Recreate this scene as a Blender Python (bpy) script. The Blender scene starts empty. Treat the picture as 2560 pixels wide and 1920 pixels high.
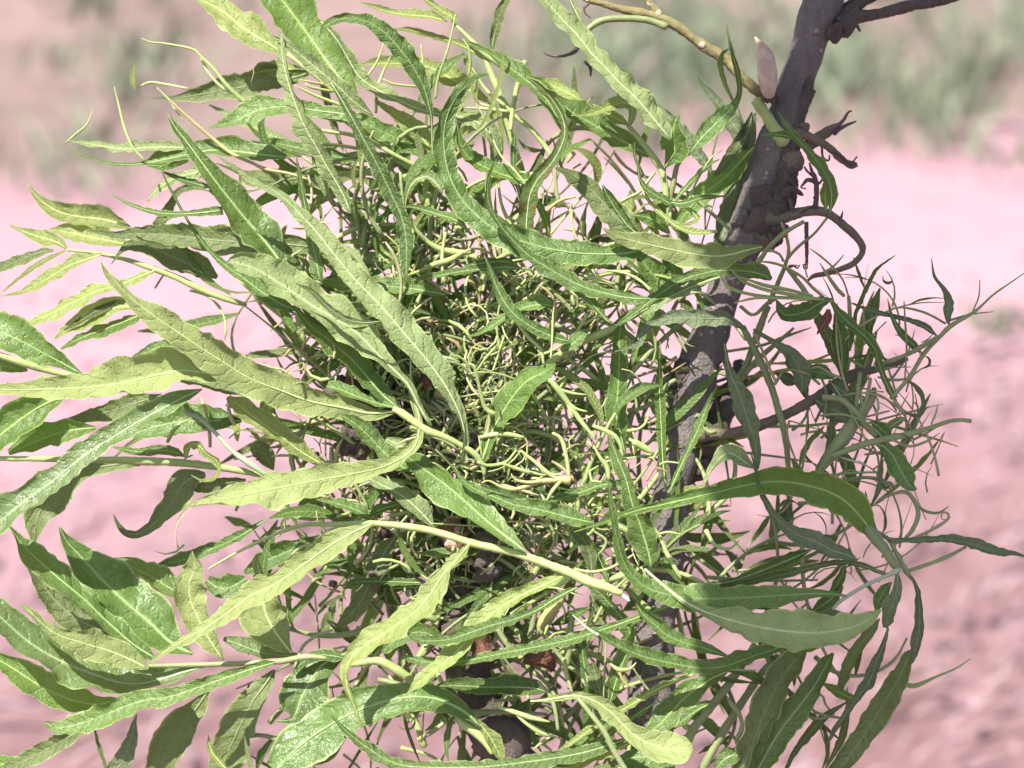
import bpy, math, random
import numpy as np
from mathutils import Vector
SUNEL, SUNAZ, SKYSTR, SUNSTR, EXPO = 63, -137, 0.105, 5.0, 1.32
R = math.radians
sc = bpy.context.scene
# ------------------------------------------------------------------ camera, sky, sun, exposure
PITCH = R(22.0); DIST = 0.75; PXM = 0.40 / 2212.0; FPX = DIST / PXM
P0 = np.array([0.0, 0.0, 0.82])
FW = np.array([0.0, math.cos(PITCH), -math.sin(PITCH)])
UP = np.array([0.0, math.sin(PITCH), math.cos(PITCH)])
RT = np.array([1.0, 0.0, 0.0])
CAM = P0 - FW * DIST
cd = bpy.data.cameras.new('camera'); cam = bpy.data.objects.new('camera', cd); sc.collection.objects.link(cam)
cam.location = Vector(CAM); cam.rotation_euler = (math.pi / 2 - PITCH, 0, 0)
cd.sensor_width = 36; cd.lens = 36 * DIST / 0.40; cd.clip_start = 0.02; cd.clip_end = 400
cd.dof.use_dof = True; cd.dof.focus_distance = DIST - 85 * PXM; cd.dof.aperture_fstop = 7.0
sc.camera = cam
SUN_EL, SUN_AZ = R(SUNEL), R(SUNAZ)        # azimuth measured from +Y (away from the camera) towards +X
SUN = np.array([math.sin(SUN_AZ) * math.cos(SUN_EL), math.cos(SUN_AZ) * math.cos(SUN_EL), math.sin(SUN_EL)])
w = bpy.data.worlds.new('World'); sc.world = w; w.use_nodes = True
nt = w.node_tree; bg = nt.nodes['Background']
sky = nt.nodes.new('ShaderNodeTexSky'); sky.sky_type = 'NISHITA'; sky.sun_disc = False
sky.sun_elevation = SUN_EL; sky.sun_rotation = SUN_AZ; sky.dust_density = 2.0
nt.links.new(sky.outputs[0], bg.inputs[0]); bg.inputs[1].default_value = SKYSTR
sl = bpy.data.lights.new('sun', 'SUN'); sl.energy = SUNSTR; sl.angle = R(0.5); sl.color = (1.0, 0.96, 0.90)
so = bpy.data.objects.new('sun', sl); sc.collection.objects.link(so)
so.rotation_euler = Vector(-SUN).to_track_quat('-Z', 'Y').to_euler(); so.location = (0, 0, 5)
sc.view_settings.view_transform = 'Standard'; sc.view_settings.look = 'None'
sc.view_settings.gamma = 1; sc.view_settings.use_curve_mapping = False
sc.view_settings.exposure = EXPO
sc.cycles.max_bounces = 8; sc.cycles.transmission_bounces = 4; sc.cycles.diffuse_bounces = 4
STRIPK, STRIPN, STRIPF = -0.23, 2.15, 3.2
GRASS = [(280, 110, 110, 90, 14, 0.10), (230, 330, 60, 40, 5, 0.10), (1350, 120, 250, 90, 30, 0.10), (1800, 130, 400, 85, 110, 0.10), (2160, 700, 40, 30, 3, 0.05)]
STRAW = [(1300, 260, 1430, 120), (2050, 300, 2240, 310)]
FILL = [(1000, 960, 170, 230, 70, 1.5, 0.8, 150, 420, -230, -110, 'OUO'),
        (1080, 1330, 170, 150, 35, 1.3, 1.2, 120, 350, -230, -110, 'OUO'),
        (980, 900, 170, 230, 85, 1.6, 0.9, 120, 420, -170, 10, 'UUYPV'),
        (820, 700, 200, 150, 32, 2.4, 0.5, 150, 420, -170, 0, 'UYPV'),
        (930, 400, 200, 100, 32, 2.7, 0.4, 120, 380, -150, 0, 'UYPV'),
        (1130, 1150, 190, 200, 62, 1.3, 1.3, 120, 380, -170, 10, 'UUVOY'),
        (1130, 1450, 230, 130, 62, 0.6, 1.2, 120, 380, -170, 30, 'UUVOD'),
        (800, 1400, 200, 130, 25, 3.0, 0.8, 120, 350, -170, -20, 'UODV'),
        (1620, 1150, 110, 220, 26, 0.9, 0.9, 100, 350, -150, 0, 'OBDU'),
                (1680, 1400, 110, 120, 9, -1.2, 0.5, 120, 350, -100, 10, 'OBDU'),
        (1250, 620, 140, 120, 22, 1.5, 0.9, 100, 300, -150, 0, 'UVYO')]
HEART = 200
FINE = 800
WIRY = 75
SHADE_LEAVES, SHX = 2600, 1590
GAPS = [(1655, 140, 150), (1710, 285, 40), (1600, 540, 80), (1640, 620, 60), (1450, 60, 60), (1660, 1330, 60)]  # spots that the added shade leaves must leave in sun
DATA = """
# ---- upper left
L Y -40 -60 25 30 : @a1 1985,395,30 1900,330,120 1790,265,180 1650,170,230 1550,85,200 1440,25,110 1330,-20,20
S y -40 -20 : @b1 330,375,40 470,480,44 610,590,46 760,700,30
L V -70 -90 15 5 : @b1 800,680,30 760,630,120 700,560,210 590,410,300 470,240,340 350,80,330 260,-40,300 150,-200,150 60,-330,10
L P 60 0 45 35 : @b1 560,150,10 680,290,70 760,430,90 850,560,90 1010,650,95 1200,740,80 1380,790,60 1500,800,70 1650,850,120 1750,960,130 1760,1090,80 1740,1160,20
L D 90 150 10 20 : @b1 1330,1100,10 1325,900,18 1320,770,40 1300,700,60 1260,580,110 1180,440,150 1080,310,160 980,210,125 850,140,95 700,130,70 590,180,50 550,260,12
L P 110 135 40 35 : @b1 765,1470,15 740,1400,80 680,1280,110 600,1150,120 520,1000,130 440,860,130 370,680,105 310,480,90 285,300,60 285,200,8
L P 80 140 20 10 : @b1 920,800,10 860,760,60 780,700,110 680,600,125 560,500,110 440,400,90 330,310,60 230,260,25
L D 150 150 5 25 : @b1 630,570,15 720,720,60 800,860,80 880,1010,100 960,1160,110 1050,1350,115 1120,1500,110 1150,1677,118 1150,1817,80 1148,1957,10
L U 90 130 30 45 : @a1 2500,820,40 2380,790,80 2212,770,95 2000,740,120 1850,750,170 1720,790,170 1600,850,80 1440,885,10
L O -120 -160 15 25 : @a1 2130,505,40 2000,545,150 1850,560,210 1700,600,170 1550,620,150 1350,660,100 1180,680,30 1030,680,6
L Y -130 -130 40 40 : @a1 2080,480,20 1950,480,110 1830,490,60 1740,510,10
S y 20 30 : @a1 975,265,8 1040,290,14 1130,300,18 1330,340,22 1400,400,28 1480,480,32 1560,580,34 1650,670,44 1700,710,50
S y 10 20 : @a1 1390,400,22 1440,500,24 1530,600,26 1640,660,30 
L Y 0 0 30 30 : @a1 930,610,20 922,540,38 925,440,10
S y -20 0 : @a1 930,620,8 1030,570,20 1130,580,22 1300,612,16
S r 30 60 : @a1 1085,605,12 1180,700,22 1300,810,28 1450,940,32 1600,1060,32 1750,1130,30 1840,1170,34 2000,1200,26 2130,1240,20
S y 10 20 : @a1 1170,690,16 1220,770,16 1270,830,14
S y 0 20 : @a1 790,600,8 820,720,18 860,880,22 920,1020,24 1000,1110,20
S y 0 0 : @a1 645,750,6 600,860,14 520,930,20 455,990,14
L P -10 10 45 35 : @a1 1330,1030,30 1200,1020,55 1050,1020,75 850,1030,75 700,1010,55 560,985,35 480,972,10
L V 20 20 10 30 : @a1 1300,1110,20 1150,1150,60 1020,1140,20
L U 30 10 40 45 : @a1 1980,1090,40 1800,1070,150 1650,1050,155 1450,1040,135 1250,1080,105 1100,1110,100 1000,1130,30 820,1140,22 640,1100,18 520,1050,8
L O -150 -120 10 10 : @a1 2520,1190,40 2300,1210,160 2100,1230,190 1900,1250,180 1740,1230,150 1640,1180,15
L U 80 100 25 20 : @a1 1960,1840,60 1900,1760,170 1790,1620,290 1700,1520,310 1620,1420,290 1540,1320,250 1450,1200,160 1370,1090,105 1290,980,80 1210,880,55 1160,790,6
L U 100 70 20 45 : @a2 1540,238,70 1350,258,54 1150,262,50 1000,233,40 870,183,24 770,123,8
L P -120 -100 20 30 : @a1 1480,1150,60 1420,1180,95 1330,1200,85 1200,1240,75 1080,1320,50 1020,1395,8
L O -100 -100 0 15 : @a1 1420,1310,20 1330,1290,55 1230,1330,50 1190,1400,60 1150,1480,90 1070,1560,60
L D 60 90 20 25 : @a2 2070,935,10 1970,900,70 1880,850,115 1780,780,105 1660,690,75 1560,620,60 1480,550,40 1400,460,32 1300,310,24 1220,170,20 1140,20,14 1110,-70,6
L D 0 0 20 25 : @a1 1470,1300,20 1350,1270,50 1250,1240,50 1130,1190,12
L Y -100 -120 10 20 : @a2 900,360,30 760,310,150 620,290,180 480,270,160 370,230,120 260,150,50 190,55,6
L Y -80 -100 30 20 : @a2 460,505,15 400,460,80 300,430,110 180,390,50 60,340,8
L Y -90 -100 35 20 : @a2 900,480,20 760,450,120 650,430,160 520,400,140 400,380,60 340,370,10
L O 10 0 5 15 : @a2 2280,510,30 2150,490,110 1950,470,160 1750,460,195 1550,450,205 1350,430,190 1150,410,155 950,400,110 800,410,60 700,390,32 600,375,12
L U -20 10 45 45 : @a2 2240,480,30 2100,470,70 1950,450,60 1800,440,20
L O -40 -40 10 25 : @a2 1500,705,30 1400,650,160 1280,600,205 1150,540,200 1020,490,120 900,480,80 830,530,30 770,610,6
S y -60 -30 : @a2 460,510,22 640,530,32 760,550,40 880,580,44 1000,620,50 1140,670,56 1250,715,60 1400,790,56 1560,850,50 1700,890,40
L O -60 -80 25 25 : @a2 370,515,14 280,530,60 150,580,80 0,640,65 -140,690,10
L Y -50 -80 25 25 : @a2 450,515,14 280,600,40 150,690,30 20,800,8
L Y -40 -60 50 45 : @a2 710,540,20 600,580,60 480,620,100 380,680,110 260,750,80 130,810,30 0,832,8
L Y -20 -40 55 45 : @a2 1070,655,20 950,705,60 820,760,60 680,790,90 560,850,110 450,900,110 350,950,90 220,1010,50 100,1030,8
L Y -30 -50 30 35 : @a2 970,920,30 880,900,100 740,930,150 600,1000,140 480,1060,80 380,1125,15
L V -20 -40 40 35 : @a2 1000,950,20 880,1000,80 720,1060,90 560,1120,70 420,1195,15
L O -40 -40 0 20 : @a2 960,880,20 850,880,60 700,920,60 560,1000,50 440,1070,10
L U 20 60 5 10 : @a2 570,1375,20 420,1290,110 280,1215,220 100,1120,270 -60,1060,240 -220,1010,60
L V 20 40 15 20 : @a2 190,1345,20 80,1325,90 -60,1300,110 -200,1290,60
S y 60 40 : @a2 -60,1220,50 150,1290,62 350,1350,54 560,1390,44 700,1410,20
S y 20 40 : @a2 100,950,8 150,1040,16 210,1170,22 270,1300,14
L Q 120 170 20 25 : @a2 1740,1430,10 1600,1400,100 1400,1360,210 1200,1350,260 1000,1400,290 800,1440,270 600,1465,230 350,1475,180 100,1480,95 -60,1475,60 -200,1470,20
L Q 90 190 15 10 : @a2 2755,1625,14 2650,1642,70 2510,1635,120 2359,1600,170 2150,1560,220 2000,1505,245 1850,1450,260 1700,1390,275 1560,1300,280 1400,1200,250 1260,1100,215 1120,1010,190 1000,920,150 900,840,85 820,760,70 740,680,40 700,590,8
L O 30 30 0 10 : @a2 1900,1600,20 1750,1480,120 1560,1440,150 1400,1400,130 1250,1400,60
L U -20 -10 30 20 : @a2 1250,1190,30 1120,1180,110 1000,1230,80 880,1300,20
# big pale blunt leaf
L P 60 170 40 30 : @b2 1310,1720,24 1260,1640,40 1200,1520,44 1150,1430,50 1080,1360,60 990,1270,100 900,1180,180 800,1080,230 680,1000,260 550,930,250 400,830,245 250,730,235 100,640,195 -20,600,150 -65,590,60 -85,600,12
L O 175 180 0 0 : @b2 970,1005,8 850,1015,40 720,985,60 600,900,50 500,800,40 380,740,8
L D 110 130 -10 10 : @b2 880,1040,10 780,1065,40 600,1040,50 480,970,30 350,810,6
L U 70 100 35 20 : @b2 1095,1600,20 1000,1530,130 920,1440,175 830,1330,190 720,1220,180 600,1120,150 480,1030,80 370,890,12
L U 80 70 40 40 : @b2 1100,1605,16 1000,1585,60 850,1540,90 700,1480,100 600,1450,40
S y 80 60 : @b3 1060,390,50 1130,430,76 1200,480,70 1300,545,66 1400,580,58 1520,640,50 1620,705,56 1680,790,48 1690,850,30
L P 50 230 35 20 : @b2 1535,1960,30 1555,1830,45 1545,1740,60 1520,1640,80 1470,1540,120 1400,1420,160 1320,1310,190 1220,1190,215 1110,1060,230 1000,930,225 880,800,205 760,680,190 640,530,160 520,370,130 400,260,95 300,150,80 140,60,70 0,-30,40 -170,-150,8
L U 80 110 30 30 : @b2 565,735,12 545,680,90 530,580,105 500,450,90 470,300,60 440,150,50 415,0,35 390,-130,10
L U 30 50 25 35 : @b2 1420,820,24 1250,790,95 1100,770,115 950,760,115 750,765,105 600,740,60 560,720,10
L U 80 60 45 40 : @b2 1950,645,16 1850,632,50 1700,640,60 1500,665,50 1350,695,50 1180,722,16
L D 70 60 0 10 : @b2 1900,615,16 1850,590,50 1700,600,60 1550,622,14
L P 60 40 50 40 : @b2 940,930,40 820,920,70 700,930,30
# curved hero leaf
L D 110 190 25 15 : @b1 2870,1690,30 2740,1737,90 2609,1757,125 2459,1757,155 2259,1742,190 2059,1702,205 1880,1645,190 1750,1580,190 1640,1490,190 1540,1390,180 1470,1270,160 1430,1150,150 1410,1020,142 1410,900,132 1440,780,122 1490,680,110 1560,590,80 1640,530,42 1720,515,12
L Q 130 170 20 20 : @c2 1950,490,40 1850,512,85 1750,540,130 1650,555,185 1500,545,200 1300,505,170 1100,460,145 930,410,80 850,358,8
L U 160 220 40 25 : @c2 1175,850,14 1080,850,70 950,830,95 820,800,105 700,760,125 580,700,125 460,630,112 350,560,85 250,470,60 150,350,50 70,230,48 55,100,42 70,-20,26 115,-117,6
L U 50 70 20 35 : @c2 2015,715,30 1950,680,110 1800,655,95 1650,655,85 1520,680,85 1400,720,90 1280,790,90 1160,880,80 1040,970,60 940,1035,10
L P 60 80 50 50 : @c2 1660,700,16 1560,730,60 1430,780,75 1300,840,85 1150,920,62 960,1035,10
L B 60 130 20 25 : @c2 1840,1060,20 1700,990,85 1550,990,125 1400,980,115 1270,1000,85 1160,1050,60 1110,1110,48 1118,1150,45 1050,1180,30 930,1215,6
L D 100 150 20 15 : @c2 620,1145,16 550,1130,80 450,1090,92 350,1040,82 250,970,90 180,890,100 120,780,60 70,650,35 30,550,6
L U 80 110 45 40 : @c2 515,898,12 420,890,80 300,912,62 200,960,52 80,1040,60 0,1090,36 -90,1110,8
L U 80 100 40 30 : @c2 915,1035,10 850,970,50 790,900,90 720,830,70 640,770,10
L V 60 90 10 25 : @c3 20,740,50 80,560,110 150,430,190 250,280,240 340,190,200 450,140,120 530,80,12
S y 60 80 : @c2 430,1330,60 560,1230,60 700,1150,60 880,1070,60 945,1035,30
L U 90 100 40 10 : @c2 560,1210,20 640,1160,100 720,1090,60 755,1060,8
L T 90 110 10 20 : @c1 330,1690,100 320,1560,135 330,1450,130 350,1330,120 390,1250,110 450,1180,90 510,1110,80 560,1010,70 590,900,60 565,800,56 500,690,56 420,600,50 330,540,14
L U 40 80 30 35 : @c1 610,960,14 550,850,95 500,750,135 420,640,130 300,540,120 150,430,90 50,360,50 -80,300,24
L Y 60 60 30 20 : @c1 700,695,14 640,660,80 540,610,100 430,570,60 320,530,10
L U -20 10 15 40 : @c1 1170,1080,30 1050,1010,120 920,940,155 780,860,175 640,780,160 500,680,80 440,630,10
L Y 20 50 20 40 : @c1 1030,870,20 1050,800,60 1040,720,90 960,715,110 850,760,65 750,795,40 630,798,8
L Y 10 20 20 20 : @c1 1020,860,20 940,820,90 860,770,60 780,720,16
S y -10 10 : @c1 1020,860,40 1100,960,50 1180,1060,56 1250,1170,60 1280,1290,60 1290,1400,40
L P 50 90 40 35 : @c1 1315,965,20 1260,895,110 1180,800,155 1080,680,150 980,590,150 880,480,140 770,370,140 680,250,140 600,170,130 520,80,115 430,-20,80 330,-160,30
L P 60 60 40 30 : @c1 700,160,16 660,80,50 620,0,24 600,-60,10
L D 40 60 15 15 : @c1 1460,1050,14 1520,970,110 1600,885,135 1690,800,130 1760,725,60 1795,640,40 1785,520,44 1755,400,34 1725,280,20 1705,150,5
L U 50 70 10 20 : @c1 1765,725,14 1700,590,34 1662,450,46 1680,370,30 1722,338,6
L V 30 50 0 15 : @c1 1275,1160,14 1310,1110,90 1350,1050,190 1335,960,180 1340,870,95 1380,790,8
S g 0 20 : @c1 1280,1150,24 1265,1230,30
S g -10 0 : @c1 1450,1060,22 1370,1130,40 1340,1250,50 1310,1400,50 1300,1560,40
L B -120 -100 10 20 : @c1 1910,1050,30 1850,1000,130 1770,890,150 1680,760,85 1580,640,60 1490,535,8
L B -90 -70 0 10 : @c1 1890,780,40 1840,950,150 1800,1100,200 1780,1250,200 1750,1400,160 1700,1550,150 1660,1700,90 1640,1790,20
L V -40 -20 0 10 : @c1 1895,1015,10 1800,1115,120 1700,1220,175 1600,1300,185 1500,1380,165 1420,1480,120 1360,1550,40
L O -50 -20 0 10 : @c1 1840,940,10 1760,1030,80 1690,1140,70 1620,1220,20
L B -60 -60 10 20 : @c1 1610,1210,16 1520,1080,90 1430,960,100 1320,830,80 1200,740,70 1060,660,10
L U 60 110 45 45 : @c1 1340,1430,14 1280,1390,58 1180,1330,62 1110,1260,40 1090,1150,24 1065,1060,18 1068,985,6
L U 60 90 45 40 : @c1 1320,1400,14 1400,1410,52 1530,1370,40 1700,1352,12
L U 50 80 30 40 : @c1 1350,1390,16 1420,1300,60 1500,1220,40 1580,1140,32 1655,1100,8
S y 50 80 : @c1 1440,1390,16 1500,1250,20 1600,1090,14 1675,1038,6
L Y 60 80 40 20 : @c1 1390,1420,10 1480,1465,40 1503,1520,45 1450,1552,30 1385,1540,8
L Y 60 90 50 40 : @c1 1090,1250,8 1150,1370,30 1220,1450,32 1300,1520,42 1400,1590,54 1520,1612,46 1640,1600,16
S y 50 60 : @c1 1345,1390,30 1320,1440,34 1310,1520,30
L O 0 40 15 20 : @c1 1190,1700,20 1100,1640,160 1010,1570,220 920,1480,220 820,1370,180 720,1270,135 620,1200,85 520,1160,12
L D 20 30 -20 -10 : @c1 1120,1640,16 1020,1560,90 940,1450,110 880,1350,80 850,1280,14
L V 10 20 15 20 : @c1 1310,1610,20 1230,1540,110 1150,1500,105 1060,1490,14
L D -30 -10 10 20 : @c2 1340,840,14 1290,780,130 1230,720,220 1160,640,190 1100,550,60
L D -40 -20 0 10 : @c2 1280,800,20 1340,720,130 1340,630,140 1260,560,30
S g 0 0 : @c1 1210,1190,24 1140,1280,30 1100,1330,30 1000,1380,30 950,1420,20
S g -40 0 : @c1 1290,1220,24 1400,1300,24 1520,1400,30 1630,1500,34 1740,1600,30
L V 50 80 35 20 : @b1 2060,1250,20 1920,1240,100 1800,1200,115 1680,1150,120 1570,1080,100 1520,980,55 1502,860,6
L Y -60 -60 40 35 : @b1 1750,725,30 1600,635,85 1500,570,135 1380,500,135 1250,450,85 1000,440,75 830,450,14
L Y -20 0 20 25 : @b1 1340,1070,20 1300,1010,90 1240,930,140 1150,850,130 1040,770,80 930,690,10
L U -10 10 25 30 : @b1 1350,1130,20 1250,1060,85 1130,980,115 1000,920,135 850,850,115 700,820,75 540,810,14
S y 20 20 : @b1 500,890,16 620,910,36 760,930,36 900,980,36 1050,1060,38 1200,1140,38 1340,1215,24
L U -30 -10 35 35 : @b1 890,1115,14 750,1100,50 650,1080,85 480,1040,85 300,1000,75 130,970,12
L Y -40 -40 40 40 : @b1 1430,152,14 1320,118,70 1200,108,72 1050,90,50 920,50,30 815,12,6
L Y -40 -40 20 30 : @b1 1470,170,14 1480,130,60 1430,100,80 1340,40,55 1270,-10,24 1200,-50,6
L Y -50 -50 30 30 : @b1 1690,410,14 1600,350,52 1500,300,55 1380,265,50 1200,215,45 1060,195,8
L O -60 -60 0 10 : @b1 1745,355,12 1750,280,60 1780,170,72 1810,60,80 1850,-20,60 1900,-120,10
S y -40 -30 : @b1 1480,165,26 1560,240,38 1680,360,50 1790,440,54 1900,520,40
S y -40 -20 : @b1 1690,380,50 1740,520,56 1790,640,60 1830,780,60 1870,950,56 1930,1130,50
S y -30 -10 : @b1 1790,640,40 1880,780,44 2000,880,46 2100,1000,46 2160,1090,40
S y -20 -10 : @b1 1970,420,44 1940,530,46 1910,630,46 1880,800,40 1870,900,30
S y -20 -10 : @b1 1605,470,10 1700,620,30 1830,730,34
S y -20 -10 : @b1 1560,745,14 1700,752,30 1850,770,34
S r -20 -10 : @b1 1640,710,14 1740,742,26
S y 20 0 : @b1 1490,100,12 1440,330,20 1370,540,22 1350,680,22
S y 20 10 : @b1 1540,268,8 1580,330,22 1592,430,24 1580,530,18
S y 0 0 : @b1 1250,310,8 1265,440,20 1270,540,18
S y 0 0 : @b1 1000,290,8 950,420,20 880,530,18
S y 0 0 : @b1 1040,390,8 990,500,24 950,620,28 940,780,24
S y 10 0 : @b1 985,543,8 1060,580,22 1220,598,20
S r 20 0 : @b1 410,550,8 500,570,24 640,592,26
S y 20 0 : @b1 450,570,8 480,600,22 640,632,26
S y 20 0 : @b1 375,588,8 520,660,28 720,735,34
S r 10 10 : @b1 80,320,6 62,400,8 95,490,8 75,575,5
L D 30 40 0 5 : @b1 1945,1370,14 1910,1250,50 1890,1120,52 1895,1000,45 1902,890,6
S y 60 90 : @b1 1650,740,8 1720,900,14 1800,1070,18 1900,1180,20 2000,1310,22
L V 60 80 20 20 : @b1 2140,1640,10 2120,1530,62 2070,1420,50 1995,1300,12
L P 60 60 30 30 : @b1 1400,1340,10 1360,1270,90 1280,1220,70 1190,1270,30 1145,1400,14 1150,1470,8
L U 80 60 30 30 : @b2 1600,410,20 1500,310,50 1350,260,60 1200,215,30 1140,215,8
S y 60 40 : @b2 1140,230,10 1180,320,24 1260,420,34 1350,490,50 1450,520,60 1540,530,50 1620,520,30
S y 60 40 : @b2 1540,530,40 1450,580,50 1350,610,50 1260,650,34 1180,680,20
S r 60 50 : @b2 1530,550,20 1580,510,22 1660,505,22 1740,540,24
# trunk-side bright leaf
L U 90 130 20 35 : @d1 870,1470,10 885,1360,75 868,1270,95 828,1180,105 770,1100,90 700,1020,75 620,930,55 560,850,42 508,768,8
L U 110 110 30 30 : @d1 640,965,14 560,938,50 480,930,38 398,935,6
L V 80 80 0 0 : @d1 845,1450,14 835,1350,75 845,1250,40 820,1190,8
# ---- middle/left-lower
L U 120 70 30 35 : @b3 1970,1380,12 1870,1300,100 1760,1215,165 1640,1110,215 1530,1010,245 1420,920,260 1300,830,240 1200,760,150 1130,700,20
L U 70 90 30 20 : @b3 1180,830,14 1080,765,120 980,680,135 900,590,130 800,500,110 690,430,14
L P 60 60 30 30 : @b3 1190,710,20 1110,650,100 1010,600,20
L Q 70 210 20 25 : @b3 1180,60,8 1185,200,30 1195,320,42 1232,430,50 1252,530,50 1228,630,60 1150,700,85 1040,775,115 900,820,150 740,850,185 560,885,225 350,925,245 150,965,230 0,1000,190 -159,1020,120 -290,1045,55 -370,1075,20 -440,1180,5
L P 60 60 40 40 : @b3 1345,1215,10 1270,1130,115 1200,1060,145 1100,980,130 980,920,100 870,865,12
L U 40 60 35 35 : @b3 915,1165,10 870,1130,70 800,1090,92 680,1050,70 530,1020,12
L V 60 60 10 20 : @b3 905,1160,12 940,1105,75 1020,1072,62 1115,1045,8
S y 100 130 : @b3 -220,1500,14 0,1375,26 200,1280,30 420,1200,38 650,1190,42 900,1185,52 1100,1200,58 1340,1240,62 1600,1320,66 1900,1390,72 2212,1500,78 @c3 650,1540,84 760,1590,86 @c4 880,412,76 980,455,50
L Q 130 190 15 25 : @b3 930,1180,10 830,1225,80 700,1290,160 560,1385,200 400,1500,210 250,1605,210 @b4 110,450,190 0,520,160 @a4 1520,630,120 1300,760,85 1150,850,52 990,965,8
L Y 140 230 30 35 : @b4 1592,105,10 1530,190,70 1440,270,90 1380,370,130 1300,480,170 1220,575,190 1120,650,200 1000,730,190 880,800,160 790,880,120 735,960,80 730,1050,60 760,1150,52 790,1230,40 820,1310,26 842,1385,5
L W 120 220 40 35 : @a3 1395,258,14 1280,310,90 1130,390,130 980,470,145 830,560,150 700,640,155 560,730,170 440,840,190 310,930,195 170,1030,205 50,1130,205 -60,1220,165 -180,1330,60
L V 0 40 15 20 : @a3 450,300,10 400,325,90 300,365,190 180,440,260 60,530,255 -60,620,200 -200,730,60
L V -20 -20 10 30 : @a3 660,525,30 500,540,160 350,580,190 200,640,150 60,700,40
L O -60 -80 5 5 : @a3 1030,760,14 900,765,100 720,790,110 600,810,160 450,880,255 330,1000,280 260,1150,200 235,1290,60 230,1350,10
L O -80 -80 10 10 : @a3 1120,300,20 950,350,140 800,400,150 600,450,100 440,470,12
L D -50 -50 15 25 : @a3 1670,480,20 1580,470,130 1450,480,225 1300,480,260 1150,500,225 1000,540,150 880,590,20
L U -30 -30 20 20 : @a3 1280,722,14 1200,690,70 1100,680,82 950,690,60 780,655,10
S y 20 30 : @a3 -40,735,42 300,740,50 700,745,60 1030,755,70 1300,770,66 1600,810,60 1830,855,44
L Y 60 80 30 30 : @a3 1285,730,30 1295,650,62 1370,640,62 1420,700,52 1500,750,46 1522,810,36 1470,880,30 1390,886,20 1322,852,6
L O 0 40 5 10 : @a3 1420,850,40 1350,860,120 1280,900,220 1240,960,230 1200,1030,190 1130,1120,140 1050,1200,90 950,1262,60 870,1252,50 820,1200,35 783,1122,6
L O 0 0 10 0 : @a3 1700,885,20 1560,905,90 1450,930,100 1340,935,60 1290,950,14
S p 60 40 : @a3 1270,400,24 1300,430,38 1370,450,34 1480,550,34 1600,680,36 1740,780,56 1850,855,40
L Y 60 80 40 30 : @a3 2240,785,12 2080,690,112 1960,600,142 1850,520,145 1740,440,142 1640,360,112 1570,315,40
L O -60 -60 0 0 : @a3 1890,815,12 1850,740,120 1800,680,165 1740,700,60
L U 100 150 35 40 : @a4 1080,905,10 1000,860,82 900,790,112 800,700,142 700,610,170 590,500,190 470,400,195 350,300,190 240,200,150 150,110,90 90,20,30 20,-60,8
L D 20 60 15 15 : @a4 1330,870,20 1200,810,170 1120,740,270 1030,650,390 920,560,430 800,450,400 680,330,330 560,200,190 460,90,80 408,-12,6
L O -50 -50 5 5 : @a4 800,735,14 660,690,130 520,620,200 380,500,175 260,330,120 165,170,12
L U -20 -20 30 30 : @a4 1320,490,30 1180,420,150 1050,340,180 900,270,140 760,215,20
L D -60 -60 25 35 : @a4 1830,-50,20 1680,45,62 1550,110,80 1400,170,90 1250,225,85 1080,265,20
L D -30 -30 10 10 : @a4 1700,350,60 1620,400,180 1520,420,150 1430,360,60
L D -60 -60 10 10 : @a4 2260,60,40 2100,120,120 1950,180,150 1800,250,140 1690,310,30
L Q 50 70 10 15 : @a4 1545,915,12 1480,820,115 1420,720,175 1370,620,210 1320,500,235 1310,380,230 1345,280,180 1335,200,60 1330,160,10
L Q 50 70 10 20 : @a4 2015,862,12 1950,780,175 1880,680,300 1830,560,320 1820,430,200 1800,320,75 1775,240,60 1790,205,20
L W 90 140 35 25 : @a4 1420,955,10 1230,1010,105 1050,1065,150 880,1080,220 700,1030,290 520,965,300 350,885,290 200,790,260 60,670,230 -60,560,190 -180,470,60
L Q 160 190 10 20 : @a4 1025,975,10 980,950,80 900,910,160 780,860,220 650,820,225 520,780,180 400,740,105 300,670,75 220,590,60 130,515,6
L V 20 60 10 10 : @a4 920,1200,12 800,1220,110 650,1220,170 500,1190,215 330,1120,225 180,1030,195 60,950,150 -60,890,90 -180,840,14
L U 130 170 10 15 : @a4 1910,928,10 1850,942,50 1700,990,80 1550,1040,112 1350,1110,125 1150,1175,130 1000,1190,150 850,1240,170 680,1310,170 520,1360,150 400,1380,110 310,1350,30
L O 0 0 0 10 : @a4 640,1380,16 520,1420,90 400,1490,130 250,1570,135 100,1640,100 -40,1700,20
L V -10 -10 20 20 : @a4 200,1640,30 80,1630,110 -60,1640,120
S g 100 110 : @a4 1000,955,36 1400,945,46 1900,925,50 2120,890,56 @b4 600,900,30
L B -30 -30 0 0 : @a4 945,1285,8 930,1340,34 910,1450,85 860,1580,135 800,1700,150
L O -40 -40 0 10 : @a4 1440,1125,20 1370,1230,155 1280,1350,235 1180,1520,265 1080,1690,200
L O -30 -30 0 10 : @a4 1895,980,16 1850,1060,120 1760,1180,185 1680,1330,265 1600,1500,285 1520,1690,220
L P 90 90 20 20 : @a4 1760,1720,40 1712,1550,34 1690,1440,6
L Y 80 80 20 20 : @a4 1610,1720,30 1550,1650,40 1460,1540,50 1440,1430,5
L U -20 -20 20 20 : @a4 740,1670,24 690,1520,32 655,1390,14
L W 0 0 40 30 : @a4 2130,890,14 2000,885,75 1820,865,110 1680,815,125 1545,765,30
L D 30 70 15 20 : @b4 735,870,20 680,890,110 580,940,260 500,1040,340 440,1150,345 400,1250,270 375,1320,110 300,1335,26 240,1328,6
L D 60 60 10 20 : @b4 720,900,20 640,885,90 520,880,80 400,960,60 370,1010,10
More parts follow.
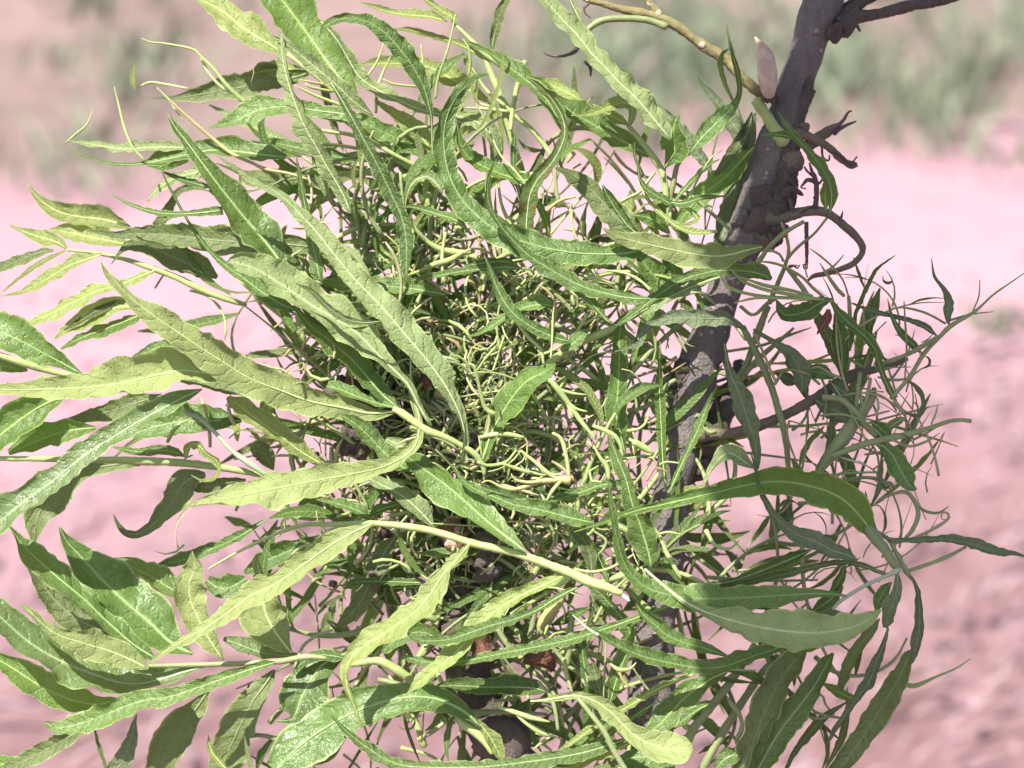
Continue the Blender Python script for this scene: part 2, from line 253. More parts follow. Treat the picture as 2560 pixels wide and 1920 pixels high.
L D 90 160 15 20 : @b4 1665,1380,16 1590,1300,95 1480,1230,155 1350,1180,215 1180,1170,250 1000,1200,300 850,1250,330 700,1320,345 520,1430,335 380,1540,290 240,1680,200
L Y 90 90 20 30 : @b4 1620,1320,30 1720,1430,92 1780,1540,92 1815,1625,14
S y 80 90 : @b4 1460,1270,50 1540,1350,76 1640,1420,80 1700,1490,60 1740,1560,30
L Y 130 200 35 30 : @b4 2262,315,12 2150,375,80 2000,440,92 1860,510,125 1740,600,145 1640,690,150 1550,800,135 1450,900,135 1340,990,95 1240,1070,80 1150,1150,6
L U 130 200 30 20 : @b4 2392,383,12 2212,470,52 2050,570,62 1900,630,74 1750,670,95 1600,720,100 1450,770,84 1320,780,72 1220,770,60 1148,720,8
L U 110 190 30 30 : @b4 3000,528,10 2800,600,42 2550,690,54 2359,750,84 2212,790,84 1950,840,74 1750,880,72 1550,920,66 1400,930,66 1250,920,80 1120,885,24
L O 0 10 10 10 : @b4 1085,50,16 1010,150,135 950,270,155 890,400,155 820,530,150 720,640,80 640,700,8
L D 30 40 20 20 : @b4 1285,380,12 1150,375,52 950,370,60 780,380,50 722,425,12
S g 40 60 : @b4 640,705,20 540,740,30 450,800,30 410,870,30 380,960,20
L D 40 80 15 30 : @b4 2110,1130,20 2050,1110,130 1900,1100,150 1700,1100,125 1500,1090,90 1350,1095,14
L D 30 30 0 0 : @b4 1560,860,20 1400,780,90 1250,720,140 1100,760,130 980,850,60
S y 60 60 : @b4 700,960,20 820,935,60 960,920,70 1080,980,80 1200,1060,80
L U 130 220 25 20 : @b4 2720,1440,10 2450,1535,95 2212,1585,125 2000,1615,110 1700,1650,105 1400,1655,95 1150,1645,100 1000,1600,100 900,1530,90 800,1460,60 700,1370,30 610,1270,8
L Q 150 240 0 10 : @c4 350,1197,5 450,1190,28 560,1170,50 680,1160,62 800,1200,92 900,1270,132 980,1350,142 1060,1430,155 1180,1495,195 1300,1530,235 1390,1530,235 1445,1520,150 1468,1515,60
S p 200 230 : @c4 640,600,8 740,690,20 820,740,30
L U 100 215 20 30 : @c4 2110,815,12 2000,850,92 1850,900,112 1700,955,115 1550,970,95 1400,950,105 1250,920,112 1100,880,112 950,810,92 830,740,40 790,710,20
L U 100 130 20 25 : @c4 1720,890,12 1550,830,84 1400,790,95 1290,740,115 1200,660,92 1120,590,62 1088,520,50 1130,435,20
S y 130 130 : @c4 1130,440,24 1155,370,24 1140,320,18 1115,268,10
L U 60 90 30 25 : @c4 900,1210,10 930,1100,100 960,1000,112 1000,900,112 1035,800,100 1035,710,100 980,620,84 900,530,90 830,450,80 740,390,14
L U 30 30 10 20 : @c4 750,1100,20 725,980,62 712,880,52 700,770,12
L O 40 40 10 20 : @c4 850,1195,10 820,1100,100 795,1000,100 780,930,20
L U 60 110 35 35 : @c4 1710,995,10 1620,1030,84 1530,1090,132 1420,1170,155 1330,1265,172 1250,1350,172 1180,1405,90 1130,1420,14
L Y 110 140 35 35 : @c4 1510,1000,8 1350,1060,42 1200,1130,54 1000,1250,56 850,1340,60 700,1440,52 520,1560,12
L U 100 110 35 35 : @c4 1235,1195,8 1100,1280,42 850,1450,54 620,1580,20
L Y 130 130 35 35 : @c4 1070,1470,14 900,1550,76 750,1600,84 600,1680,50
S g 200 230 : @c4 680,1180,38 760,1280,42 860,1410,44 920,1530,46 1010,1680,48
L D 60 60 10 20 : @c4 1340,1640,30 1200,1590,160 1050,1590,150 900,1640,40
L U -10 0 15 15 : @c4 1630,1200,30 1500,1260,90 1380,1350,60 1300,1400,14
S g -20 0 : @c4 1900,800,50 1780,1000,60 1640,1180,76 1480,1380,80 1400,1560,80
S r 40 60 : @c4 400,740,24 440,640,90 540,510,90 600,440,20
# ---- centre right verticals
L U 60 90 15 25 : @c3 1185,1495,10 1170,1400,155 1140,1300,205 1110,1200,200 1070,1100,150 1040,1000,112 1010,880,105 960,760,92 920,650,62 888,565,10
L V 10 30 0 10 : @c3 1005,720,10 985,620,52 960,520,120 940,420,150 950,300,140 960,150,122 962,0,112 965,-120,100 985,-230,30
L V 20 60 10 10 : @c3 1285,930,20 1265,760,52 1258,620,62 1252,500,82 1245,350,82 1240,230,62 1242,90,32 1246,-70,5
L U 60 70 20 20 : @c3 1310,970,14 1370,830,40 1440,680,52 1510,530,82 1560,400,52 1600,310,34 1643,225,8
L U 90 220 15 35 : @c4 2545,470,8 2450,458,42 2300,455,84 2149,462,132 1949,475,170 1750,485,185 1550,490,192 1350,470,182 1180,425,142 1080,365,112 1010,270,92 960,130,72 930,-20,56 905,-160,44 890,-310,14
L P 150 240 10 25 : @c4 1140,285,6 1200,340,24 1350,465,42 1500,555,64 1620,605,110 @d4 200,640,195 350,680,240 500,705,285 650,722,300 800,725,280 950,705,230 1080,665,150 1160,620,85 1225,565,12
L V 80 180 0 15 : @d3 1190,1290,40 1120,1190,140 1040,1090,210 930,1000,245 800,945,250 650,910,225 500,895,205 350,910,185 200,940,155 50,985,125 -100,1010,100 -200,1032,85 -300,1060,62 -550,1120,46 -700,1180,32 -900,1245,8
L U 70 100 30 15 : @b3 2445,1182,10 2330,1158,120 2210,1128,132 2050,1085,112 1900,1060,92 1780,1010,72 1650,960,62 1540,890,50 1480,785,10
L D 50 50 15 15 : @c3 430,1052,10 250,1015,85 120,975,85 0,930,30
L U 60 70 25 25 : @c3 1005,975,8 930,915,52 820,925,72 700,970,92 560,1012,62 450,1042,8
L O 50 50 5 10 : @c3 765,1590,20 772,1500,44 760,1400,105 720,1300,112 640,1230,50
L U 30 30 20 20 : @c3 890,1600,10 850,1490,60 810,1390,66 770,1320,14
S g 30 40 : @c3 790,1240,20 870,1300,28 860,1350,26 820,1400,24
# ---- right
L B 90 110 15 20 : @d3 140,-60,20 160,60,36 190,170,80 235,270,135 280,400,150 320,520,125 350,600,95 362,700,72 372,810,16
L P 100 120 30 50 : @d3 345,805,10 280,760,80 200,705,115 130,715,90 60,800,48 -10,910,8
L B 90 160 15 20 : @d3 1060,1432,10 980,1400,92 880,1370,132 760,1305,152 640,1260,122 520,1170,75 440,1060,52 390,960,32 360,820,26 320,690,8
L D 40 70 15 15 : @d3 1180,630,16 1240,650,100 1300,710,150 1350,800,172 1395,880,165 1430,935,80 1470,950,14
L D 30 30 10 10 : @d3 1150,480,20 1210,520,85 1260,565,80 1300,610,20
L B 0 20 10 10 : @d3 770,330,30 860,385,140 960,425,165 1040,455,80 1090,470,12
L B 10 20 10 10 : @d3 860,200,20 940,260,120 1010,310,110 1060,380,20
L B 50 60 30 20 : @d3 1170,1245,12 1300,1300,30 1450,1305,42 1600,1296,52 1750,1305,72 1900,1345,82 2050,1388,62 2150,1395,34 2230,1420,10
L O 40 70 10 20 : @d4 250,1700,170 340,1490,205 400,1330,205 470,1160,205 550,1020,195 640,910,175 700,850,60
L D 60 80 10 20 : @d4 360,1700,150 450,1525,205 560,1355,205 680,1205,190 780,1065,145 850,935,105 895,865,20
L O 60 80 10 15 : @d4 1440,840,12 1410,890,80 1370,1000,135 1300,1120,172 1220,1250,192 1140,1380,175 1030,1540,165 910,1700,130
L B 60 80 20 20 : @d4 1375,295,12 1440,350,28 1480,430,38 1490,560,62 1490,680,78 1470,800,84 1440,935,10
L B 70 70 20 20 : @d4 1275,690,14 1235,830,52 1190,930,95 1150,1050,90 1050,1190,62 930,1360,42 850,1495,14
L B 90 90 30 30 : @d4 1335,300,14 1340,400,62 1310,500,90 1275,600,115 1250,690,30
L D 30 30 10 10 : @d4 1295,375,14 1250,425,85 1210,505,85 1188,585,14
L O 20 20 5 5 : @d4 1215,625,10 1170,690,62 1100,780,82 1030,880,95 980,1000,92 940,1115,40
L O 20 20 5 5 : @d4 985,1205,10 830,1310,62 720,1430,72 620,1560,42 560,1690,24
L O 20 20 5 5 : @d4 990,1100,8 992,1250,42 970,1400,62 930,1500,52 835,1670,12
L V 30 30 10 10 : @d4 1085,1185,14 1000,1170,72 900,1120,72 810,1065,12
S y 20 20 : @d4 1380,1080,40 1460,1090,44 1600,1030,22 1740,970,18 1842,903,8
S g -10 -10 : @d4 -60,1760,70 80,1500,70 200,1300,70 300,1150,70 400,1000,60 510,880,50
S g 40 50 : @d4 160,1170,20 200,1230,50 240,1280,40 262,1350,34 255,1410,46 225,1470,40 235,1540,26 190,1680,20
L D 40 50 10 10 : @d4 245,1500,14 220,1560,125 150,1590,145 90,1660,70
S g 20 20 : @d4 700,1220,14 800,1285,28 950,1315,22
S g 20 20 : @d4 680,1275,10 760,1315,22 850,1310,24
S g 10 10 : @d4 760,1145,10 820,1160,20 840,1220,20 900,1290,16
L D 60 60 20 20 : @d4 740,150,12 600,215,92 400,295,72 200,365,45 0,395,30 -200,410,10
L O 70 70 20 20 : @d4 1285,330,10 1200,300,30 1080,255,40 960,240,44 800,262,52 600,310,62 200,390,62 -100,410,42 -350,405,10
L D 20 20 10 10 : @d4 975,235,10 960,310,52 920,390,75 870,455,20
L D 20 20 10 10 : @d4 960,400,14 890,480,105 800,545,80 740,580,14
S p 90 90 : @d4 1355,285,46 1330,300,50 1250,335,36 1100,405,34 950,500,34 890,560,24
S g 60 80 : @d3 1130,1210,110 1190,1290,104 1260,1380,90 1310,1460,80 1350,1500,60
S g 40 60 : @d3 1160,1220,30 1270,1290,34 1330,1390,40 1390,1500,50 @d4 1420,330,40
S g 40 60 : @d4 1400,300,34 1550,250,34 1700,190,34 1810,130,24
S g 20 30 : @d3 1200,1030,20 1310,980,30 1400,970,38 1460,1040,42 1480,1130,44 1440,1230,40 1370,1310,30
S g 20 20 : @d3 1460,1050,26 1530,1100,26 1620,1112,24 1690,1068,8
S r 30 30 : @d3 1290,1330,26 1450,1285,26 1580,1225,28 1690,1150,26 1680,1110,20 1645,1115,16 1640,1150,12 1665,1160,8
S g 0 0 : @d3 960,885,26 1100,868,30 1200,880,32 1320,935,34
S g 10 10 : @d3 780,840,60 900,680,115 1000,540,125 1080,420,125 1150,320,90 1180,250,40
S g 30 40 : @d3 880,720,50 1100,640,56 1250,602,56 1400,572,54 1550,528,46 1700,478,36 1790,470,34 1845,478,40
S r 40 40 : @d3 1570,500,18 1600,430,18 1617,362,8
S g 40 40 : @d3 1300,605,24 1420,652,24 1550,612,22 1632,558,6
S g 30 30 : @d3 1450,605,22 1540,560,18 1640,500,10
S g 40 20 : @d3 820,310,50 950,330,56 1050,420,56 1130,520,56 1210,590,50 1300,605,40
S g 30 30 : @d3 850,850,20 1050,835,22 1220,830,16
S p 30 50 : @d3 920,720,14 1020,750,20 1120,780,20
L B 40 60 10 10 : @d3 1150,1065,8 1200,970,34 1225,820,34 1228,690,10
L P 10 10 30 30 : @d3 1395,455,10 1330,490,72 1245,545,30
L B 60 60 20 20 : @d3 1390,415,10 1440,440,20 1490,438,34 1517,390,36 1512,310,36 1470,240,40 1405,198,8
L D 40 60 15 15 : @d3 1330,345,14 1290,280,52 1250,190,52 1210,90,60 1190,0,62 1130,-90,70 1040,-170,80 940,-260,72 880,-350,30
S g 50 50 : @d3 1310,330,30 1380,410,34 1460,440,24
L U 40 40 20 20 : @d3 660,795,10 690,700,40 740,610,42 800,550,30 833,512,5
L O 10 10 10 10 : @d3 770,805,8 850,680,32 880,570,62 885,440,30
S r 30 30 : @d3 590,475,24 570,560,24 600,660,22 650,785,10
S r 20 20 : @d3 590,475,14 680,500,16 820,545,8
S g 0 0 : @d2 265,1040,50 360,1220,62 430,1370,64 480,1500,62 520,1640,62 @d3 545,500,60 570,640,56 585,830,40
S g -60 -60 : @d2 740,1048,10 560,1110,26 400,1170,28 150,1215,26
S g -60 -60 : @d2 620,1050,20 520,1140,40 350,1290,48 200,1480,40
S g -70 -70 : @d2 340,1180,60 280,1330,60 180,1470,60
S g -60 -60 : @d2 440,900,60 400,1010,60 350,1150,70
S r 20 20 : @d2 340,1080,20 400,1200,24 450,1320,24 490,1410,26
S g 20 20 : @d2 560,1328,6 520,1390,26 488,1440,30
S r 20 20 : @d2 470,1270,6 450,1310,18
L B 20 50 20 15 : @d2 670,1500,8 680,1410,130 650,1320,145 600,1235,100 480,1150,45 340,1060,20
L D 20 20 10 10 : @d2 900,1400,20 820,1360,110 730,1350,90 690,1330,14
S g 30 40 : @d2 700,1350,14 790,1320,24 880,1370,26 960,1400,24
S g 30 20 : @d2 560,1200,20 700,1350,24 800,1440,26
L D 20 50 10 20 : @d2 890,850,20 800,880,90 720,930,130 620,960,140 540,950,110 500,860,14
L R 40 40 10 10 : @d2 860,920,30 850,990,85 810,1050,50 780,1095,8
L D 10 10 0 0 : @d2 960,1390,40 955,1300,110 950,1200,125 935,1080,120 905,950,20
L O 0 0 0 0 : @d2 940,1340,30 900,1210,90 850,1100,90 790,980,70 760,920,10
S g 0 0 : @d2 1000,830,30 1010,1000,44 1000,1130,50 960,1310,50
L D 50 60 20 20 : @d2 1008,1210,14 1030,1080,40 1050,950,32 1090,850,34 1140,740,36 1200,640,26 1322,548,6
L B 40 50 20 20 : @d2 1615,1112,12 1540,1050,52 1450,1010,42 1300,970,32 1150,930,36 1020,880,14
S g 40 50 : @d2 1670,1020,20 1540,950,22 1400,912,20 1300,912,10
L D 40 50 15 15 : @d2 1510,1230,10 1440,1160,58 1360,1080,52 1300,970,28 1268,848,6
S g 50 50 : @d2 1388,1400,14 1400,1200,18 1390,1000,18 1382,865,10
L B 50 60 15 20 : @d2 1690,1025,14 1680,960,62 1690,880,72 1650,780,40 1590,690,22 1572,568,5
S g 50 50 : @d2 1860,930,12 1900,830,14 1906,720,8
S g 50 50 : @d2 1690,1000,26 1850,955,16 2000,938,8
S g 40 60 : @d2 1290,1540,36 1420,1390,38 1520,1230,38 1630,1110,40 1700,1040,42 1800,980,34 1880,930,26 2000,820,18 2100,750,14 2230,660,8
S g 30 50 : @d2 1230,1295,34 1400,1235,38 1520,1170,44 1620,1110,34
S r 40 40 : @d2 1500,1150,8 1540,1135,16 1580,1095,6
S r 40 40 : @d2 1500,1250,20 1490,1200,16
S g 30 30 : @d2 1230,1330,14 1330,1322,14 1430,1320,8
S g 30 30 : @d2 1200,1390,16 1320,1410,26 1420,1400,20
S g 0 0 : @d3 1010,50,24 1070,90,30 1110,110,26
S g 10 10 : @d3 1140,0,8 1120,80,24 1100,110,16
S g 20 20 : @d3 1080,140,34 1060,300,40 1040,420,50
S g 20 20 : @d3 1150,180,30 1130,300,34 1100,400,34
S g 20 20 : @d3 1060,220,30 1090,330,30 1100,420,30
S r 20 20 : @d2 1180,1400,10 1220,1470,16
S r 20 20 : @d3 1130,270,14 1240,275,16
S g 10 10 : @d3 1440,340,8 1480,380,18 1465,500,22 1420,560,24
S g 10 10 : @d3 1460,290,8 1475,380,16
S g 20 20 : @d3 1390,430,20 1400,520,22 1380,570,20
S g 20 20 : @d2 730,500,6 800,550,18 880,620,18 960,720,18 1000,835,16
S g 20 20 : @d2 966,545,8 900,620,20 830,665,20
S g 30 20 : @d2 800,600,8 850,680,26 920,780,36 970,830,30
S g 0 0 : @d2 850,290,22 760,400,24 650,490,26 575,580,28 530,700,30
S g 10 0 : @d2 690,315,34 560,390,40 450,490,40 400,560,44 360,620,40
S g 0 0 : @d2 535,320,26 570,420,28 585,520,30 560,620,36 510,740,40 450,880,50
S g 20 20 : @d2 570,630,20 680,700,26 760,780,26 830,840,22
S g 20 20 : @d2 570,640,24 640,720,44 700,800,44 740,880,40
S r 20 20 : @d2 700,600,8 720,610,14 700,640,14 715,700,16
S r 20 20 : @d2 580,620,10 610,615,14 660,620,8
S g 20 20 : @d2 450,510,22 520,540,24 550,590,24
S y 90 50 : @d2 180,640,8 260,720,28 400,780,30 560,812,36 700,838,34 830,855,24
S y 90 50 : @d2 250,698,12 420,755,34 600,790,30 750,830,26
S y 90 50 : @d2 208,877,12 350,845,26 500,842,28 800,850,24
S y 90 50 : @d2 110,680,10 160,760,30 250,800,32 400,830,30 600,840,20
S y 70 20 : @d2 355,588,10 480,602,26 580,640,26 640,690,18
S p 95 90 : @d2 165,705,8 190,712,20 220,700,8
S g -20 -20 : @d2 250,900,30 340,960,30 440,880,36 500,850,20
S g 20 20 : @c2 1020,1400,40 1100,1300,44 1200,1190,44 1330,1070,44 1420,1000,30
S g 20 20 : @c2 1340,1070,20 1400,1170,26 1430,1220,14
S g 20 20 : @c2 1370,1080,14 1430,1160,16 1480,1180,8
S g -30 -30 : @c2 1020,1620,34 1130,1600,38 1230,1540,44 1300,1440,46 1350,1410,40
S g -20 -20 : @c2 960,600,44 950,720,48 930,860,50
S g 0 0 : @c2 300,640,40 420,730,44 540,830,44 640,940,30
S g 20 20 : @c2 720,690,20 830,720,36 930,750,30
# hero small stems centre
S y 130 100 : @c3 -80,80,14 -40,100,28 0,260,30 40,390,36 100,430,50
S y 100 110 : @c3 480,190,44 540,260,50 600,340,46 670,440,46 730,520,40 800,600,8
S y 100 110 : @c3 550,260,30 640,285,26 730,295,14
S y 100 110 : @c3 600,340,30 660,390,26 740,412,12
S y 100 110 : @c3 600,350,26 640,450,20
S y 60 80 : @c3 780,510,30 860,540,40 930,580,42 970,640,32 985,730,10
S y 90 100 : @c3 785,645,12 830,730,30 880,800,40 890,880,30
S r 110 100 : @c3 10,905,14 60,890,16 140,930,26 220,950,30 300,935,40 400,900,44 540,880,60 620,890,80
S r 110 105 : @c3 215,840,8 240,880,20 320,900,30 420,895,30
S y 105 100 : @c3 560,890,30 500,960,34 460,1030,14
S y 110 100 : @c3 280,680,20 380,760,34 460,830,40 540,885,30
S r 100 100 : @c3 340,620,6 290,660,20 270,670,8
S y 60 60 : @c3 0,590,36 100,570,44 200,570,40 300,590,30
S y 60 60 : @c3 150,770,24 300,820,36 450,855,20
S y 60 60 : @c3 250,680,20 180,760,30 60,785,30 -20,760,24
S y 60 60 : @c3 500,560,24 560,600,34 600,740,36 615,860,30
S y 60 60 : @c3 1170,400,6 1150,480,22 1100,530,26 1020,545,30
S y 60 60 : @c3 1240,780,20 1290,760,20 1390,770,14
S r 70 70 : @c3 1230,790,16 1190,730,16 1150,740,8
S r 70 70 : @c3 1220,800,16 1280,820,16 1300,845,8
S r 70 70 : @c3 1215,790,20 1180,840,24 1150,890,20
S y 70 70 : @c3 1235,1260,26 1300,1245,24 1390,1262,14
S y 60 60 : @c3 1240,1270,30 1280,1370,38 1350,1500,36 1390,1570,20
S y 60 50 : @c3 1560,1230,40 1620,1330,34 1720,1360,30 1790,1305,8
S y 70 70 : @c3 650,1500,26 760,1520,26 880,1500,26 1000,1440,24 1060,1400,14
S y 60 60 : @c3 1030,600,24 1120,660,44 1160,680,30
S y 60 60 : @c3 1060,620,60 1150,670,60 1200,700,24
S y 120 120 : @c2 520,850,8 505,960,18 500,1100,20 490,1260,14
S y 90 90 : @c2 250,1010,24 340,1120,34 420,1200,30 440,1300,20
S g 60 60 : @c4 870,740,12 870,860,18 860,1000,18 855,1170,14
S y 90 90 : @c4 890,930,14 960,980,40 1040,970,30 1080,930,10
S r 90 90 : @c4 960,990,26 1000,1070,22 1080,1105,6
S y 60 60 : @c4 380,1420,10 430,1430,24 480,1440,14
S y 60 60 : @c4 370,1530,10 430,1480,26 480,1450,20
S g 90 90 : @c4 400,1060,20 480,1150,34 520,1260,34 540,1400,24
S y 80 80 : @c4 100,1230,16 230,1270,40 350,1310,46 480,1340,16
S y 80 80 : @c4 240,1280,24 330,1360,30 430,1420,36 540,1445,14
S g 90 90 : @c4 690,940,14 740,1000,18 780,1060,8
S g 90 90 : @c4 1060,970,12 1140,1090,20 1250,1210,14
S y 100 100 : @c4 580,900,40 600,1020,40 640,1140,16
S g 90 90 : @c4 400,690,26 480,800,36 590,930,40
S g 40 40 : @c4 640,600,50 625,700,60 610,850,70 600,950,50
"""
rng = np.random.default_rng(7)
def U(x, y, z=0.0):
    """overview-photo coordinates and a distance towards the camera (same unit) -> world point"""
    D = DIST - z * PXM
    return CAM + FW * D + RT * ((x - 1106) / FPX * D) + UP * (-(y - 829.5) / FPX * D)
def ground_at(x, y):
    d = FW + RT * ((x - 1106) / FPX) - UP * ((y - 829.5) / FPX)
    return CAM + d * (CAM[2] / -d[2])
def in_frame(p, m=160):
    d = p - CAM; D = d @ FW
    if D <= 0: return False
    x = 1106 + (d @ RT) / D * FPX; y = 829.5 - (d @ UP) / D * FPX
    return -m < x < 2212 + m and -m < y < 1659 + m
# ------------------------------------------------------------------ materials
def newmat(name):
    m = bpy.data.materials.new(name); m.use_nodes = True; t = m.node_tree
    for n in list(t.nodes): t.nodes.remove(n)
    return m, t, t.nodes, t.links
def mth(t, op, a, b=None, c=None, clamp=False):
    n = t.nodes.new('ShaderNodeMath'); n.operation = op; n.use_clamp = clamp
    for i, v in enumerate((a, b, c)):
        if v is None: continue
        if isinstance(v, (int, float)): n.inputs[i].default_value = v
        else: t.links.new(v, n.inputs[i])
    return n.outputs[0]
def mix(t, f, a, b, mode='MIX'):
    n = t.nodes.new('ShaderNodeMix'); n.data_type = 'RGBA'; n.blend_type = mode
    for i, v in ((0, f), (6, a), (7, b)):
        if isinstance(v, (int, float)): n.inputs[i].default_value = v
        elif isinstance(v, tuple): n.inputs[i].default_value = (*v, 1)
        else: t.links.new(v, n.inputs[i])
    return n.outputs[2]
def noise(t, vec, scale, detail=4, rough=0.55):
    n = t.nodes.new('ShaderNodeTexNoise'); n.inputs['Scale'].default_value = scale
    n.inputs['Detail'].default_value = detail; n.inputs['Roughness'].default_value = rough
    if vec is not None: t.links.new(vec, n.inputs['Vector'])
    return n
def ramp(t, f, stops):
    n = t.nodes.new('ShaderNodeValToRGB'); e = n.color_ramp.elements
    while len(e) < len(stops): e.new(0.5)
    for k, (p, c) in zip(e, stops): k.position = p; k.color = (*c, 1)
    t.links.new(f, n.inputs[0]); return n.outputs[0]
def leaf_mat(name, top, back, vein, rough=0.45, spec=0.45, trans=(0.25, 0.42, 0.04), tf=0.32, blotch=None, edge=(0.42, 0.50, 0.20)):
    m, t, N, L = newmat(name)
    tc = N.new('ShaderNodeTexCoord'); sep = N.new('ShaderNodeSeparateXYZ'); L.new(tc.outputs['UV'], sep.inputs[0])
    geo = N.new('ShaderNodeNewGeometry'); oi = N.new('ShaderNodeObjectInfo')
    u = sep.outputs[0]; va = mth(t, 'ABSOLUTE', mth(t, 'SUBTRACT', mth(t, 'MULTIPLY', sep.outputs[1], 2.0), 1.0))
    wob = noise(t, tc.outputs['UV'], 2.5, 3); wv = mth(t, 'MULTIPLY', mth(t, 'SUBTRACT', wob.outputs[0], 0.5), 1.9)
    ph = mth(t, 'ADD', mth(t, 'SUBTRACT', mth(t, 'MULTIPLY', u, 2.1), mth(t, 'MULTIPLY', va, 0.95)), wv)
    tri = mth(t, 'ABSOLUTE', mth(t, 'SUBTRACT', mth(t, 'FRACT', ph), 0.5))           # 0 on the lateral vein
    lb = noise(t, tc.outputs['UV'], 1.3, 3, 0.6); line = mth(t, 'MULTIPLY', mth(t, 'SUBTRACT', 1.0, mth(t, 'DIVIDE', tri, 0.06, clamp=True), clamp=True), mth(t, 'MULTIPLY', mth(t, 'SUBTRACT', lb.outputs[0], 0.38), 4.5, clamp=True))
    mid = mth(t, 'SUBTRACT', 1.0, mth(t, 'DIVIDE', va, 0.14, clamp=True), clamp=True)
    ve = mth(t, 'MAXIMUM', mth(t, 'MULTIPLY', line, 0.62), mth(t, 'MULTIPLY', mid, 0.9))
    rim = mth(t, 'MULTIPLY', mth(t, 'SUBTRACT', va, 0.90), 9.0, clamp=True)
    net = N.new('ShaderNodeTexVoronoi'); net.feature = 'DISTANCE_TO_EDGE'; net.inputs['Scale'].default_value = 11
    L.new(tc.outputs['UV'], net.inputs['Vector'])
    netl = mth(t, 'SUBTRACT', 1.0, mth(t, 'DIVIDE', net.outputs[0], 0.12, clamp=True), clamp=True)
    rnd = mth(t, 'FRACT', mth(t, 'ADD', oi.outputs['Random'], geo.outputs['Random Per Island']))
    nz = noise(t, geo.outputs['Position'], 130, 4); nz2 = noise(t, geo.outputs['Position'], 35, 2)
    val = mth(t, 'ADD', mth(t, 'ADD', mth(t, 'MULTIPLY', nz.outputs[0], 0.45), 0.52), mth(t, 'MULTIPLY', rnd, 0.45))
    def shade(col):
        a = mix(t, mth(t, 'MULTIPLY', nz2.outputs[0], 0.55), col, tuple(min(1, c * k) for c, k in zip(col, (1.5, 1.25, 1.1))))
        vv = N.new('ShaderNodeCombineColor'); [L.new(val, vv.inputs[i]) for i in range(3)]
        return mix(t, 1.0, a, vv.outputs[0], 'MULTIPLY')
    top_c = mix(t, mth(t, 'MULTIPLY', ve, 0.72), shade(top), vein)
    top_c = mix(t, mth(t, 'MULTIPLY', netl, 0.13), top_c, vein)
    bk_c = mix(t, mth(t, 'MULTIPLY', ve, 0.55), shade(back), vein)
    c = mix(t, geo.outputs['Backfacing'], top_c, bk_c)
    c = mix(t, mth(t, 'MULTIPLY', rim, 0.75), c, edge)
    if not blotch:
        bn = noise(t, geo.outputs['Position'], 210, 5, 0.75)
        bf = mth(t, 'MULTIPLY', mth(t, 'SUBTRACT', mth(t, 'ADD', bn.outputs[0], mth(t, 'MULTIPLY', mth(t, 'MULTIPLY', va, va), 0.10)), 0.70), 9, clamp=True)
        c = mix(t, mth(t, 'MULTIPLY', bf, 0.8), c, (0.20, 0.13, 0.07))
    if blotch:
        bn = noise(t, geo.outputs['Position'], 160, 5, 0.7)
        bf = mth(t, 'MULTIPLY', mth(t, 'SUBTRACT', mth(t, 'ADD', bn.outputs[0], mth(t, 'MULTIPLY', va, 0.12)), 0.60), 14, clamp=True)
        c = mix(t, bf, c, blotch)
    h = mth(t, 'ADD', mth(t, 'MULTIPLY', mth(t, 'MINIMUM', tri, 0.22), 1.3), mth(t, 'MULTIPLY', net.outputs[0], 0.30))
    h = mth(t, 'ADD', h, mth(t, 'MULTIPLY', nz.outputs[0], 0.8))
    bp = N.new('ShaderNodeBump'); bp.inputs['Strength'].default_value = 0.9; bp.inputs['Distance'].default_value = 0.0011
    L.new(h, bp.inputs['Height'])
    b = N.new('ShaderNodeBsdfPrincipled'); L.new(c, b.inputs['Base Color']); L.new(bp.outputs[0], b.inputs['Normal'])
    b.inputs['Specular IOR Level'].default_value = spec
    L.new(mth(t, 'ADD', mth(t, 'MULTIPLY', nz.outputs[0], 0.25), rough - 0.1), b.inputs['Roughness'])
    tr = N.new('ShaderNodeBsdfTranslucent'); L.new(bp.outputs[0], tr.inputs['Normal'])
    tc_ = mix(t, mth(t, 'MULTIPLY', ve, 0.4), mix(t, 0.35, trans, c), tuple(x * 0.6 for x in trans)); L.new(tc_, tr.inputs['Color'])
    ms = N.new('ShaderNodeMixShader'); ms.inputs[0].default_value = min(0.5, tf + 0.06)
    L.new(b.outputs[0], ms.inputs[1]); L.new(tr.outputs[0], ms.inputs[2])
    o = N.new('ShaderNodeOutputMaterial'); L.new(ms.outputs[0], o.inputs[0]); return m
G_UP = (0.092, 0.158, 0.040); G_LO = (0.215, 0.288, 0.125)
